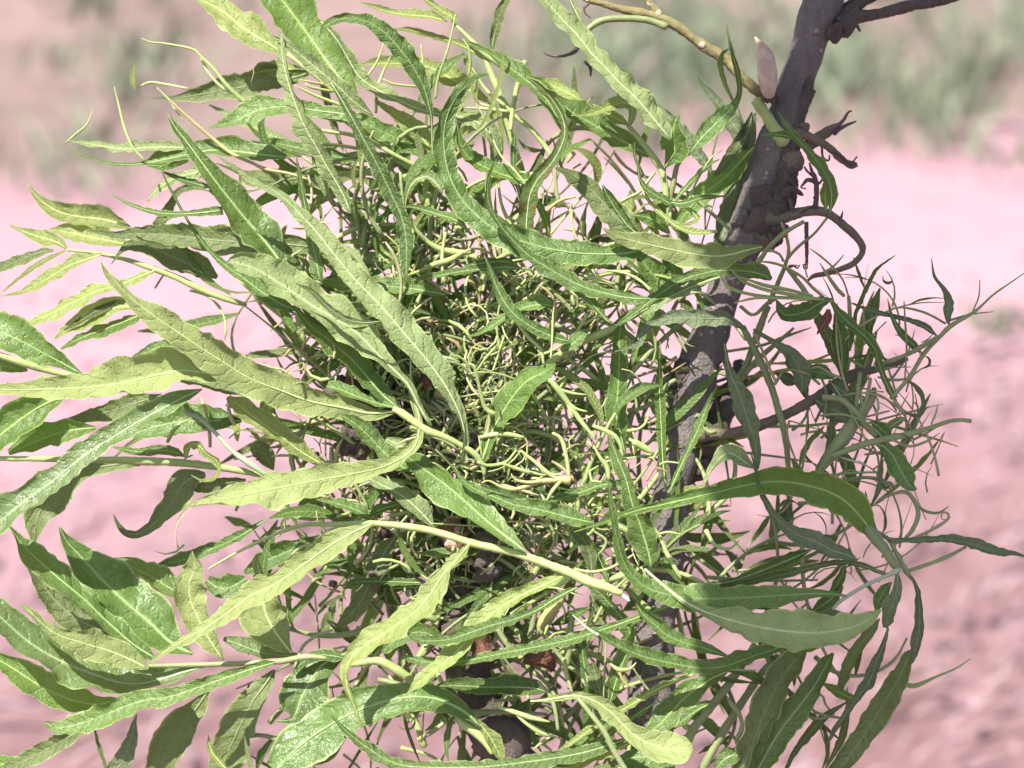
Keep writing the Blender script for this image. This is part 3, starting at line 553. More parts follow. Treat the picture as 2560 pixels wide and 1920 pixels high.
M = {
 'U': leaf_mat('leaf_upper', G_UP, G_LO, (0.30, 0.40, 0.14), 0.42, 0.5),
 'D': leaf_mat('leaf_dark_upper', (0.066, 0.120, 0.030), G_LO, (0.30, 0.38, 0.13), 0.40, 0.38, (0.16, 0.32, 0.03), 0.22),  # also on lower-left leaves, where the darker green stands in for partial shade
 'O': leaf_mat('leaf_olive', (0.100, 0.135, 0.048), G_LO, (0.20, 0.25, 0.10), 0.5, 0.4, (0.17, 0.26, 0.04), 0.28),
 'V': leaf_mat('leaf_thin', (0.090, 0.165, 0.038), (0.18, 0.25, 0.09), (0.30, 0.42, 0.10), 0.45, 0.4, (0.28, 0.50, 0.06), 0.40),
 'Y': leaf_mat('leaf_young', (0.200, 0.262, 0.085), (0.27, 0.33, 0.15), (0.45, 0.52, 0.18), 0.48, 0.4, (0.40, 0.50, 0.10), 0.38),
 'P': leaf_mat('leaf_underside', G_LO, G_UP, (0.46, 0.52, 0.27), 0.66, 0.25, (0.26, 0.40, 0.06), 0.28),
 'Q': leaf_mat('leaf_underside_olive', (0.185, 0.232, 0.088), G_UP, (0.40, 0.45, 0.20), 0.66, 0.25, (0.30, 0.42, 0.06), 0.28),
 'B': leaf_mat('leaf_shade_bluish', (0.110, 0.140, 0.075), (0.19, 0.24, 0.13), (0.22, 0.28, 0.15), 0.5, 0.35, (0.15, 0.25, 0.05), 0.22, edge=(0.18, 0.24, 0.13)),  # upper side with shade and sky sheen mixed into the green
 'W': leaf_mat('leaf_glossy', (0.125, 0.195, 0.070), G_LO, (0.33, 0.42, 0.20), 0.38, 0.6),
 'T': leaf_mat('leaf_scorched', (0.065, 0.115, 0.030), G_LO, (0.34, 0.36, 0.14), 0.5, 0.4, blotch=(0.13, 0.065, 0.035), edge=(0.20, 0.11, 0.05)),
 'R': leaf_mat('leaf_dead', (0.12, 0.060, 0.042), (0.2, 0.09, 0.06), (0.25, 0.1, 0.07), 0.6, 0.3, (0.2, 0.07, 0.03), 0.2, edge=(0.2, 0.09, 0.06)),
}
def stem_mat(name, c1, c2, sc1=90, rough=0.5, bump=0.3, spec=0.35):
    m, t, N, L = newmat(name)
    geo = N.new('ShaderNodeNewGeometry'); n1 = noise(t, geo.outputs['Position'], sc1, 4); n2 = noise(t, geo.outputs['Position'], 900, 2)
    oi = N.new('ShaderNodeObjectInfo')
    f = mth(t, 'ADD', mth(t, 'MULTIPLY', n1.outputs[0], 1.5), mth(t, 'SUBTRACT', mth(t, 'MULTIPLY', mth(t, 'FRACT', mth(t, 'ADD', oi.outputs['Random'], geo.outputs['Random Per Island'])), 0.7), 0.6), clamp=True)
    c = mix(t, f, c1, c2)
    b = N.new('ShaderNodeBsdfPrincipled'); L.new(c, b.inputs['Base Color']); b.inputs['Roughness'].default_value = rough
    b.inputs['Specular IOR Level'].default_value = spec
    b.inputs['Sheen Weight'].default_value = 0.15
    bp = N.new('ShaderNodeBump'); bp.inputs['Strength'].default_value = bump; bp.inputs['Distance'].default_value = 0.0006
    L.new(mth(t, 'ADD', n1.outputs[0], n2.outputs[0]), bp.inputs['Height']); L.new(bp.outputs[0], b.inputs['Normal'])
    o = N.new('ShaderNodeOutputMaterial'); L.new(b.outputs[0], o.inputs[0]); return m
SM = {
 'y': stem_mat('stem_young', (0.20, 0.265, 0.075), (0.32, 0.37, 0.14)),
 'g': stem_mat('stem_green', (0.135, 0.165, 0.062), (0.22, 0.25, 0.10)),
 'p': stem_mat('stem_downy', (0.26, 0.31, 0.20), (0.36, 0.38, 0.25)),
 'r': stem_mat('stem_reddish', (0.22, 0.14, 0.07), (0.34, 0.34, 0.13)),
 't': stem_mat('stem_tan', (0.23, 0.235, 0.095), (0.36, 0.35, 0.18)),
 'k': stem_mat('tendril_dead', (0.035, 0.022, 0.020), (0.10, 0.06, 0.05)),
 'm': stem_mat('midrib_pale', (0.34, 0.42, 0.17), (0.46, 0.52, 0.26)),
}
def bark_mat(name, dark, mid, light, scale=60, spots=True, bump=1.0):
    m, t, N, L = newmat(name)
    geo = N.new('ShaderNodeNewGeometry')
    mp = N.new('ShaderNodeMapping'); mp.inputs['Scale'].default_value = (1, 1, 0.22); L.new(geo.outputs['Position'], mp.inputs[0])
    n1 = noise(t, mp.outputs[0], scale * 2.2, 8, 0.7); n2 = noise(t, geo.outputs['Position'], scale * 0.5, 3); n3 = noise(t, geo.outputs['Position'], scale * 14, 4, 0.7)
    f = mth(t, 'ADD', mth(t, 'MULTIPLY', n1.outputs[0], 0.6), mth(t, 'MULTIPLY', n2.outputs[0], 0.4))
    c = ramp(t, f, [(0.34, dark), (0.52, mid), (0.70, light)])
    c = mix(t, 0.55, c, mix(t, n3.outputs[0], tuple(x * 0.25 for x in mid), tuple(min(1, x * 1.9) for x in mid)))
    h = mth(t, 'ADD', n1.outputs[0], mth(t, 'MULTIPLY', n3.outputs[0], 0.5))
    if spots:
        v = N.new('ShaderNodeTexVoronoi'); v.inputs['Scale'].default_value = 210; L.new(geo.outputs['Position'], v.inputs['Vector'])
        s = mth(t, 'MULTIPLY', mth(t, 'SUBTRACT', 0.33, v.outputs['Distance']), 7.0, clamp=True)
        s = mth(t, 'MULTIPLY', s, mth(t, 'GREATER_THAN', noise(t, geo.outputs['Position'], 70, 2).outputs[0], 0.55))
        c = mix(t, mth(t, 'MULTIPLY', s, 0.8), c, (0.48, 0.38, 0.32)); h = mth(t, 'ADD', h, mth(t, 'MULTIPLY', s, 0.7))
    b = N.new('ShaderNodeBsdfPrincipled'); L.new(c, b.inputs['Base Color']); b.inputs['Roughness'].default_value = 0.75
    b.inputs['Specular IOR Level'].default_value = 0.25
    bp = N.new('ShaderNodeBump'); bp.inputs['Strength'].default_value = bump; bp.inputs['Distance'].default_value = 0.0040
    L.new(h, bp.inputs['Height']); L.new(bp.outputs[0], b.inputs['Normal'])
    o = N.new('ShaderNodeOutputMaterial'); L.new(b.outputs[0], o.inputs[0]); return m
MID = {k: stem_mat('midrib_' + n, c, tuple(min(1, x * 1.35) for x in c), 300) for k, n, c in (('U', 'green', (0.20, 0.29, 0.10)), ('D', 'dark', (0.19, 0.27, 0.10)), ('O', 'olive', (0.15, 0.19, 0.08)), ('V', 'thin', (0.24, 0.33, 0.09)), ('Y', 'young', (0.33, 0.40, 0.12)), ('P', 'pale', (0.35, 0.41, 0.21)), ('Q', 'pale_olive', (0.30, 0.36, 0.14)), ('B', 'shade_bluish', (0.15, 0.20, 0.10)), ('W', 'glossy', (0.26, 0.34, 0.17)), ('T', 'scorched', (0.30, 0.32, 0.15)), ('R', 'dead', (0.2, 0.09, 0.06)))}  # the B midrib is dulled to go with its shade-coloured blade
BARK = bark_mat('bark_grey', (0.055, 0.042, 0.038), (0.20, 0.168, 0.160), (0.38, 0.325, 0.315), 70, True, 1.0)
BARKD = bark_mat('bark_dark', (0.045, 0.034, 0.030), (0.145, 0.112, 0.098), (0.28, 0.225, 0.20), 90, False, 1.0)
TWIG = bark_mat('bark_twig', (0.10, 0.075, 0.05), (0.21, 0.18, 0.08), (0.38, 0.34, 0.15), 110, True, 0.6)
BRN = bark_mat('bark_brown', (0.09, 0.06, 0.05), (0.16, 0.13, 0.09), (0.24, 0.20, 0.13), 120, False, 0.6)
BUD = stem_mat('bud_scale', (0.22, 0.13, 0.09), (0.55, 0.42, 0.34), 260, 0.7, 0.8, 0.2)
PITH = stem_mat('pith', (0.7, 0.66, 0.62), (0.85, 0.82, 0.78), 200, 0.8)
# ------------------------------------------------------------------ mesh tools
def link(name, V, F, mat, parent=None, uv=None, kind=None):
    me = bpy.data.meshes.new(name); V = np.asarray(V, dtype=np.float32); F = np.asarray(F, dtype=np.int32)
    me.vertices.add(len(V)); me.vertices.foreach_set('co', V.ravel())
    k = F.shape[1]; me.loops.add(F.size); me.loops.foreach_set('vertex_index', F.ravel())
    me.polygons.add(len(F)); me.polygons.foreach_set('loop_start', np.arange(len(F), dtype=np.int32) * k)
    me.polygons.foreach_set('use_smooth', np.ones(len(F), dtype=bool))
    if uv is not None:
        l = me.uv_layers.new(name='UVMap'); l.data.foreach_set('uv', np.asarray(uv, dtype=np.float32)[F.ravel()].ravel())
    me.update(); me.validate()
    me.materials.append(mat)
    o = bpy.data.objects.new(name, me); sc.collection.objects.link(o)
    if parent is not None: o.parent = parent; 
    if kind: o['kind'] = kind
    return o
def catmull(P, n):
    P = np.asarray(P, float)
    if len(P) == 2: P = np.vstack([P[0], P.mean(0), P[1]])
    d = np.linalg.norm(np.diff(P[:, :3], axis=0), axis=1) ** 0.5 + 1e-9
    t = np.concatenate([[0], np.cumsum(d)])
    Pe = np.vstack([2 * P[0] - P[1], P, 2 * P[-1] - P[-2]]); te = np.concatenate([[-d[0]], t, [t[-1] + d[-1]]])
    m = (Pe[2:] - Pe[:-2]) / (te[2:] - te[:-2])[:, None]
    x = np.linspace(0, t[-1], 400); i = np.clip(np.searchsorted(t, x, side='right') - 1, 0, len(P) - 2)
    h = (t[i + 1] - t[i]); s = ((x - t[i]) / h)[:, None]; h = h[:, None]
    q = (2 * s**3 - 3 * s**2 + 1) * P[i] + (s**3 - 2 * s**2 + s) * h * m[i] + (-2 * s**3 + 3 * s**2) * P[i + 1] + (s**3 - s**2) * h * m[i + 1]
    L = np.concatenate([[0], np.cumsum(np.linalg.norm(np.diff(q[:, :3], axis=0), axis=1))])
    y = np.linspace(0, L[-1], n); out = np.stack([np.interp(y, L, q[:, k]) for k in range(q.shape[1])], 1)
    return out, L[-1]
def unit(a): return a / (np.linalg.norm(a, axis=-1, keepdims=True) + 1e-12)
def n1d(x, seed):
    r = np.random.default_rng(seed).uniform(-1, 1, 4096); i = np.floor(x).astype(int); f = x - i; f = f * f * (3 - 2 * f)
    return r[i % 4096] * (1 - f) + r[(i + 1) % 4096] * f
NJ = 8
def blade(P, W, tilt, N0=None, seed=0, res=0.0011, fold=0.22, wave=0.27, crum=0.085, rollm=1.5, nmax=110, nj=NJ):
    """a leaf blade: P nodes, W full widths, tilt (radians, two ends) of the face about its own axis -> verts, quads, uv, spine, normals, widths"""
    A, Ln = catmull(np.column_stack([P, W]), 2); n = int(np.clip(Ln / res, 10, nmax))
    A, Ln = catmull(np.column_stack([P, W]), n); S = A[:, :3]; Wd = np.clip(A[:, 3], 0.0003, None)
    T = unit(np.gradient(S, axis=0)); Vw = unit(CAM - S) if N0 is None else np.tile(unit(np.asarray(N0, float)), (n, 1))
    Vw = unit(Vw - T * np.sum(T * Vw, 1, keepdims=True)); B = np.cross(T, Vw)
    up = B * np.where((B @ UP)[:, None] >= 0, 1, -1) if N0 is None else B
    if N0 is None:
        sg = 1 if np.mean(B @ SUN) >= 0 else -1; up = B * sg
    tt = np.linspace(tilt[0], tilt[1], n) + 0.12 * n1d(np.linspace(0, 4, n) + seed, seed + 5)
    Nn = Vw * np.cos(tt)[:, None] + up * np.sin(tt)[:, None]; Lt = np.cross(T, Nn)
    Wd = Wd / np.clip(np.cos(tt), 0.45, 1)
    mw = max(Wd.max(), 1e-4); s = np.linspace(0, Ln, n)
    r = np.random.default_rng(seed + 11); ph = r.uniform(0, 6.28, 4); lam = mw * r.uniform(0.9, 1.5)
    fd = fold * r.uniform(0.4, 1.5) * (1 if r.random() < 0.8 else -0.6)
    verts = np.zeros((n, nj + 1, 3)); uv = np.zeros((n, nj + 1, 2))
    for j in range(nj + 1):
        v = j / (nj / 2) - 1; a = abs(v); sd = 0 if v < 0 else 1
        ser = 1 + (0.13 * n1d(s / (mw * 0.16 + 4e-4) + 70 * sd, seed + 1) + 0.16 * n1d(s / (mw * 0.6 + 6e-4) + 20 * sd, seed + 2)) * (a > 0.9)
        off = Lt * (v * Wd * 0.5 * ser)[:, None]
        wv = wave * (np.sin(6.283 * s / lam + ph[sd]) * 0.5 + n1d(s / lam * 1.7 + 9 * sd, seed + 3)) * a**1.6
        lat = 0.004 * np.sin(6.283 * (s / mw * 2.1 - 1.25 * a)) * math.sin(math.pi * min(a, 1) ) 
        cru = crum * (n1d(s / (mw * 0.55) + 5.3 * j, seed + 31) + 0.6 * n1d(s / (mw * 0.22) + 2.1 * j, seed + 32)) * min(1, a * 2 + 0.15)
        curl = rollm * max(0.0, a - 0.62) ** 1.4 * (0.6 + 0.6 * n1d(s / (mw * 1.1) + 33 * sd, seed + 41))
        z = (fd * a - 0.06 * a * a + wv + lat + cru + curl) * Wd * 0.5
        verts[:, j] = S + off + Nn * z[:, None]
        uv[:, j, 0] = s / mw; uv[:, j, 1] = v * 0.5 + 0.5
    i = np.arange(n - 1)[:, None] * (nj + 1) + np.arange(nj)[None, :]
    q = np.stack([i, i + 1, i + nj + 2, i + nj + 1], -1).reshape(-1, 4)
    return verts.reshape(-1, 3), q, uv.reshape(-1, 2), S, Nn, Wd, Ln
def tube(P, W, sides=8, res=0.0018, rough=0.06, seed=0, nmax=120, squash=1.0, cap=True, bend=0.0):
    A, Ln = catmull(np.column_stack([P, W]), 2); n = int(np.clip(Ln / res, 4, nmax))
    A, Ln = catmull(np.column_stack([P, W]), n); S = A[:, :3]; r = np.clip(A[:, 3], 0.00012, None) * 0.5
    s = np.linspace(0, Ln, n)
    T = unit(np.gradient(S, axis=0)); up = unit(CAM - S[0]); Vv = np.zeros((n, 3)); cur = up
    for k in range(n):
        cur = cur - T[k] * (cur @ T[k]); cur = cur / (np.linalg.norm(cur) + 1e-12); Vv[k] = cur
    B = np.cross(T, Vv)
    r = r * (1 + rough * n1d(s / 0.004, seed) + 0.5 * rough * n1d(s / 0.0012, seed + 1))
    if bend: S = S + (B * n1d(s / 0.012, seed + 3)[:, None] + Vv * n1d(s / 0.012, seed + 4)[:, None]) * bend
    a = np.arange(sides) / sides * 2 * math.pi
    jit = 1 + rough * np.random.default_rng(seed).uniform(-1, 1, (n, sides))
    V = S[:, None] + (B[:, None] * np.cos(a)[None, :, None] + Vv[:, None] * np.sin(a)[None, :, None] * squash) * (r[:, None] * jit)[:, :, None]
    V = V.reshape(-1, 3); j = np.arange(sides); i = np.arange(n - 1)[:, None] * sides
    q = np.stack([i + j, i + (j + 1) % sides, i + sides + (j + 1) % sides, i + sides + j], -1).reshape(-1, 4)
    if cap:
        c0 = len(V); V = np.vstack([V, S[0] - T[0] * r[0] * 0.4, S[-1] + T[-1] * r[-1] * 0.5]); e = (n - 1) * sides
        f0 = np.array([[c0, (k + 1) % sides, k, k] for k in range(sides)]); f1 = np.array([[c0 + 1, e + k, e + (k + 1) % sides, e + (k + 1) % sides] for k in range(sides)])
        # caps as thin quads: repeat the centre through a mid vertex instead of a degenerate corner
        f0 = np.array([[c0, (k + 2) % sides, (k + 1) % sides, k] for k in range(0, sides, 2)]); f1 = np.array([[c0 + 1, e + k, e + (k + 1) % sides, e + (k + 2) % sides] for k in range(0, sides, 2)])
        q = np.vstack([q, f0, f1])
    return V, q, S, Ln
class Join:
    def __init__(s): s.V, s.F, s.T, s.n = [], [], [], 0
    def add(s, V, F, uv=None):
        s.V.append(V); s.F.append(np.asarray(F) + s.n); s.n += len(V)
        s.T.append(uv if uv is not None else np.zeros((len(V), 2)))
    def build(s, name, mat, parent=None, kind=None):
        return link(name, np.vstack(s.V), np.vstack(s.F), mat, parent, np.vstack(s.T), kind)
def blob(c, rad, seed=0, amp=0.25, seg=14, axis=(1, 1, 1), freq=2.5):
    th = np.linspace(0.02, math.pi - 0.02, seg); ph = np.arange(seg * 2) / (seg * 2) * 2 * math.pi
    d = np.stack([np.outer(np.sin(th), np.cos(ph)), np.outer(np.sin(th), np.sin(ph)), np.outer(np.cos(th), np.ones_like(ph))], -1)
    r = np.random.default_rng(seed); k = r.normal(size=(9, 3)) * freq; f = r.uniform(0, 6.28, 9)
    h = 1 + amp * np.mean(np.sin(d @ k.T + f) * 1.6, -1) + amp * 0.35 * np.mean(np.sin(d @ (k * 3.3).T + f), -1)
    V = (np.asarray(c) + d * h[..., None] * rad * np.asarray(axis)).reshape(-1, 3); m = seg * 2
    i = np.arange(seg - 1)[:, None] * m; j = np.arange(m)
    q = np.stack([i + j, i + m + j, i + m + (j + 1) % m, i + (j + 1) % m], -1).reshape(-1, 4); return V, q
# ------------------------------------------------------------------ ground
m, t, N, L = newmat('soil')
geo = N.new('ShaderNodeNewGeometry'); P_ = geo.outputs['Position']
n1 = noise(t, P_, 1.3, 5, 0.6); n2 = noise(t, P_, 9, 6, 0.65); n3 = noise(t, P_, 70, 5, 0.7)
sp = N.new('ShaderNodeSeparateXYZ'); L.new(P_, sp.inputs[0])
mp = N.new('ShaderNodeMapping'); mp.inputs['Rotation'].default_value = (0, 0, R(28)); mp.inputs['Scale'].default_value = (7, 3.2, 1); L.new(P_, mp.inputs[0])
st = noise(t, mp.outputs[0], 1.6, 6, 0.7)
# a smooth bare strip of pale trodden soil crosses the view; darker mottled reddish ground lies nearer and beyond
y = mth(t, 'ADD', sp.outputs[1], mth(t, 'ADD', mth(t, 'MULTIPLY', sp.outputs[0], STRIPK), mth(t, 'MULTIPLY', mth(t, 'SUBTRACT', n1.outputs[0], 0.5), 0.45)))
near = mth(t, 'DIVIDE', mth(t, 'SUBTRACT', mth(t, 'ADD', STRIPN, mth(t, 'MULTIPLY', sp.outputs[0], 0.16)), y), 0.75, clamp=True)
far = mth(t, 'DIVIDE', mth(t, 'SUBTRACT', y, STRIPF), 0.5, clamp=True)
pale = mix(t, n2.outputs[0], (0.282, 0.166, 0.188), (0.345, 0.214, 0.240))
near_c = ramp(t, mth(t, 'ADD', mth(t, 'MULTIPLY', st.outputs[0], 0.6), mth(t, 'MULTIPLY', n2.outputs[0], 0.4)), [(0.34, (0.100, 0.055, 0.052)), (0.5, (0.160, 0.094, 0.096)), (0.68, (0.235, 0.148, 0.158))])
fc = ramp(t, mth(t, 'ADD', mth(t, 'MULTIPLY', n1.outputs[0], 0.5), mth(t, 'MULTIPLY', n2.outputs[0], 0.5)), [(0.38, (0.115, 0.088, 0.070)), (0.50, (0.165, 0.120, 0.105)), (0.64, (0.225, 0.152, 0.148))])
c = mix(t, near, pale, near_c); c = mix(t, far, c, fc)
c = mix(t, mth(t, 'MULTIPLY', n3.outputs[0], 0.35), c, (0.2, 0.12, 0.12))
b = N.new('ShaderNodeBsdfPrincipled'); L.new(c, b.inputs['Base Color']); b.inputs['Roughness'].default_value = 0.95; b.inputs['Specular IOR Level'].default_value = 0.1
bp = N.new('ShaderNodeBump'); bp.inputs['Strength'].default_value = 0.6; bp.inputs['Distance'].default_value = 0.008
L.new(mth(t, 'ADD', n2.outputs[0], mth(t, 'MULTIPLY', n3.outputs[0], 0.3)), bp.inputs['Height']); L.new(bp.outputs[0], b.inputs['Normal'])
o = N.new('ShaderNodeOutputMaterial'); L.new(b.outputs[0], o.inputs[0]); SOIL = m
gx = np.concatenate([[-150, -40, -12], np.linspace(-4, 4, 160), [12, 40, 150]]); gy = np.concatenate([[-60, -12], np.linspace(-2, 8, 200), [14, 40, 250]])
X, Y = np.meshgrid(gx, gy); r_ = np.random.default_rng(3); Z = np.zeros_like(X)
for k in range(14):
    a = r_.uniform(0, 6.28); f = r_.uniform(2, 22); Z += np.sin((X * math.cos(a) + Y * math.sin(a)) * f + r_.uniform(0, 6)) * 0.03 / f
Z = Z - Z.max(); msk = (abs(X) <= 4) & (Y >= -2) & (Y <= 8); Z *= msk
V = np.stack([X, Y, Z], -1).reshape(-1, 3); nx = len(gx); i = np.arange(len(gy) - 1)[:, None] * nx + np.arange(nx - 1)
g = link('ground', V, np.stack([i, i + 1, i + nx + 1, i + nx], -1).reshape(-1, 4), SOIL, kind='structure')
g['label'] = 'bare pinkish soil behind and below the sapling'
GR1 = stem_mat('grass_green', (0.095, 0.125, 0.065), (0.17, 0.20, 0.125), 3, 0.6); GR2 = stem_mat('grass_dry', (0.17, 0.11, 0.11), (0.28, 0.19, 0.195), 4, 0.8)
CLOD = stem_mat('clod', (0.12, 0.075, 0.075), (0.24, 0.155, 0.165), 20, 0.95, 0.6, 0.1)
r_ = np.random.default_rng(5)
def grass(J, c, n, h, sp, lean=0.6, wd=0.006):
    for _ in range(n):
        b0 = np.array([c[0], c[1], -0.01]) + np.array([r_.normal() * sp, r_.normal() * sp, 0]); hh = h * r_.uniform(0.4, 1.2)
        d = r_.normal(size=2) * lean * hh; sd = unit(np.array([r_.normal(), r_.normal(), 0])) * wd * r_.uniform(0.5, 1.3)
        P = [b0, b0 + np.array([d[0] * .35, d[1] * .35, hh * .6]), b0 + np.array([d[0], d[1], hh])]
        J.add(np.array([P[0] - sd, P[0] + sd, P[1] + sd * .8, P[1] - sd * .8, P[2] + sd * .1, P[2] - sd * .1]), [[0, 1, 2, 3], [3, 2, 4, 5]])
JG = Join()
for (cx, cy, sx, sy, n, h) in GRASS:
    for _ in range(n):
        p = ground_at(cx + r_.normal() * sx, cy + r_.normal() * sy); grass(JG, p, 16, h, h * 0.5)
for _ in range(700):
    p = np.array([r_.uniform(-7, 7), r_.uniform(5.0, 16), 0]); grass(JG, p, 12, 0.16, 0.1)
JG.build('grass', GR1, kind='stuff')['label'] = 'green grass and weeds growing out of focus beyond the bare soil'
JD = Join()
for _ in range(2600):
    if r_.random() < 0.75: p = np.array([r_.uniform(-1.2, 1.5), r_.uniform(0.6, 2.4), 0.0])
    else: p = np.array([r_.uniform(-3.2, 3.2), r_.uniform(2.4, 7.0), 0.0])
    a = r_.normal(0.6, 0.5); l = r_.uniform(0.02, 0.08); d = np.array([math.cos(a), math.sin(a), r_.uniform(-.05, .2)]) * l; wdt = np.array([-d[1], d[0], 0]) / l * r_.uniform(0.0012, 0.004)
    p[2] = 0.004; m_ = p + d * 0.5 + np.array([0, 0, 0.006])
    JD.add(np.array([p - wdt, p + wdt, m_ + wdt, m_ - wdt, p + d + wdt * .4, p + d - wdt * .4]), [[0, 1, 2, 3], [3, 2, 4, 5]])
for (x0, y0, x1, y1) in STRAW:
    a = ground_at(x0, y0); b_ = ground_at(x1, y1); a[2] = 0.01; b_[2] = 0.02
    V, q, _, _ = tube([a, (a + b_) / 2 + np.array([0.02, 0, 0.03]), b_], [0.016, 0.02, 0.010], 6, 0.08); JD.add(V, q)
JD.build('dry_straw', GR2, kind='stuff')['label'] = 'dry straw and plant litter strewn on the pink soil'
JC = Join()
for _ in range(1500):
    p = np.array([r_.uniform(-1.3, 1.6), r_.uniform(0.6, 2.6), 0.0]) if r_.random() < 0.7 else np.array([r_.uniform(-3, 3), r_.uniform(2.6, 6), 0.0])
    rr = abs(r_.normal()) * 0.004 + 0.003; V, q = blob(p + [0, 0, rr * 0.2], rr, int(r_.integers(1e6)), 0.4, 4, (1, 1, 0.7)); JC.add(V, q)
JC.build('soil_clods', CLOD, kind='stuff')['label'] = 'small clods of reddish soil scattered over the ground'
# ------------------------------------------------------------------ the sapling
tree = bpy.data.objects.new('pecan_sapling', None); sc.collection.objects.link(tree); BASE = np.array([0.05, 0.05, 0.0])
tree['category'] = 'tree'; tree['label'] = 'young tree with a bushy rosette of narrow crinkled green leaves on a grey stem'
def part(name, V, q, mat, uv=None, parent=tree, kind=None, label=None):
    o = link(name, V, q, mat, parent, uv, kind)
    if label: o['label'] = label
    return o
OFF = {'a': 0.0, 'b': 518.4, 'c': 1036.9, 'd': 1520.8, '1': 0.0, '2': 380.2, '3': 760.4, '4': 1140.6}
def pts(s):
    out, tl, lw = [], 'a1', 30.0
    for k in s.split():
        if k[0] == '@': tl = k[1:]; continue
        v = [float(x) for x in k.split(',')]
        if len(v) > 2: lw = v[2]
        out.append((OFF[tl[0]] + v[0] / 3.2, OFF[tl[1]] + v[1] / 3.2, lw / 3.2))
    return np.array(out)
stemJ = {}; nleaf = nstem = 0
def depth(q, z0, z1, wob, seed):
    d = np.concatenate([[0], np.cumsum(np.hypot(*np.diff(q[:, :2], axis=0).T))]); f = d / d[-1]
    return z0 + (z1 - z0) * f + wob * np.sin(f * 5 + seed) * d[-1] * 0.03
def put_leaf(P, W, tilt, mt, seed, N0=None, mid=True, name='leaf', **kw):
    V, F, uv, S, Nn, Wd, Ln = blade(P, W, tilt, N0, seed, **kw); o = part(name, V, F, M[mt], uv)
    mw = Wd.max()
    if mid and mw > 14 * PXM:
        k = np.linspace(0, len(S) - 1, 12).astype(int); rad = np.clip(mw * 0.028, 0.00022, 0.00070)
        pr = 1.0 if mt in 'PYOQ' else 0.55
        wd_ = rad * 2 * np.linspace(1.25, 0.25, 12) * (0.85 + 0.15 * np.sin(np.arange(12)))
        V2, F2, _, _ = tube(S[k] + Nn[k] * rad * (0.35 * pr), wd_, 6, 0.003, 0.08, seed, 60, 0.9)
        part('midrib', V2, F2, MID[mt], parent=o)
    return o
lines = [l for l in DATA.strip().split('\n') if l and l[0] in 'LS']
for idx, ln in enumerate(lines):
    hd, body = ln.split(':'); h = hd.split(); q = pts(body); z0, z1 = float(h[2]), float(h[3])
    z = depth(q, z0, z1, 1.0, idx); P = np.array([U(a[0], a[1], zz) for a, zz in zip(q, z)]); W = q[:, 2] * PXM * (DIST - z * PXM) / DIST * (0.90 if h[0] == 'L' else 0.80)
    if h[0] == 'L':
        t0, t1 = R(float(h[4])), R(float(h[5])); put_leaf(P, W, (t0, t1), h[1], 100 + idx); nleaf += 1
    else:
        V, F, S, Ln = tube(P, W, 8, 0.0012, 0.07, 500 + idx, 110); part('stem' if h[1] != 'r' else 'tendril', V, F, SM[h[1]]); nstem += 1
# trunk -------------------------------------------------------------
def ov(l, z=0.0):
    l = [(*a, z) if len(a) == 3 else a for a in l]
    return np.array([U(a[0], a[1], a[3]) for a in l]), np.array([a[2] * PXM for a in l])
def wood(name, l, mat, z=0.0, extra=None, rough=0.05, sides=20, res=0.0012, label=None, nmax=420, bend=0.0):
    P, W = ov(l, z); W = W * (0.86 if mat in (TWIG, BRN) else 1.0)
    if extra is not None: P = np.vstack([P, [e[:3] for e in extra]]); W = np.concatenate([W, [e[3] for e in extra]])
    V, F, S, Ln = tube(P, W, sides, res, rough, abs(hash(name + str(l[0][0]))) % 9999 if False else int(l[0][0] * 7 + l[0][1] * 3) % 9999, nmax, bend=bend)
    return part(name, V, F, mat, label=label)
foot = [(0.055, 0.03, 0.45, 0.026), (0.05, 0.05, -0.02, 0.045)]
wood('trunk', [(1960, -420, 92), (1870, -200, 92), (1800, -60, 92), (1762, 40, 82), (1740, 125, 76), (1715, 190, 75), (1695, 260, 78), (1668, 320, 80), (1650, 380, 80), (1632, 440, 84), (1618, 490, 88), (1600, 545, 80), (1575, 600, 76), (1555, 660, 76), (1535, 720, 80), (1512, 780, 90), (1492, 850, 92), (1478, 900, 82), (1468, 980, 86), (1455, 1050, 78), (1445, 1120, 84), (1430, 1250, 86), (1418, 1350, 84), (1410, 1450, 96), (1405, 1560, 106), (1400, 1700, 108)], BARK, -70, foot, 0.045, 44, label='grey speckled main trunk', bend=0.0006)
wood('trunk', [(845, 800, 40), (850, 880, 60), (880, 980, 80), (930, 1090, 90), (965, 1200, 96), (985, 1320, 100), (1010, 1420, 110), (1050, 1540, 120), (1100, 1680, 130)], BARKD, -90, [(0.02, 0.03, 0.40, 0.03), (0.03, 0.05, -0.02, 0.04)], 0.12, 20, label='dark knobbly second stem inside the rosette', bend=0.002)
wood('branch', [(1815, 60, 60), (1850, 38, 30), (1900, 30, 25), (1960, 14, 25), (2040, -2, 24), (2120, -30, 24), (2250, -90, 22)], BARKD, -60, rough=0.08)
wood('branch', [(1800, 60, 60), (1850, 10, 34), (1930, -40, 30), (2050, -120, 26)], BARKD, -80, rough=0.08)
wood('branch', [(1672, 215, 24), (1640, 200, 27), (1612, 175, 26), (1570, 132, 25), (1525, 100, 25), (1475, 68, 26), (1445, 50, 24), (1405, 34, 20), (1350, 20, 17), (1305, 8, 14), (1265, -2, 12), (1225, -30, 10)], TWIG, -40, rough=0.17, sides=16, label='yellow brown ridged twig', bend=0.0005)
wood('branch', [(1450, 55, 18), (1420, 26, 17), (1395, -8, 16), (1380, -60, 14)], TWIG, -42, rough=0.1, sides=12)
wood('branch', [(1440, 58, 16), (1400, 44, 15), (1350, 40, 15), (1302, 44, 15), (1274, 60, 14), (1262, 78, 12)], SM['g'], -30, rough=0.06, sides=12)
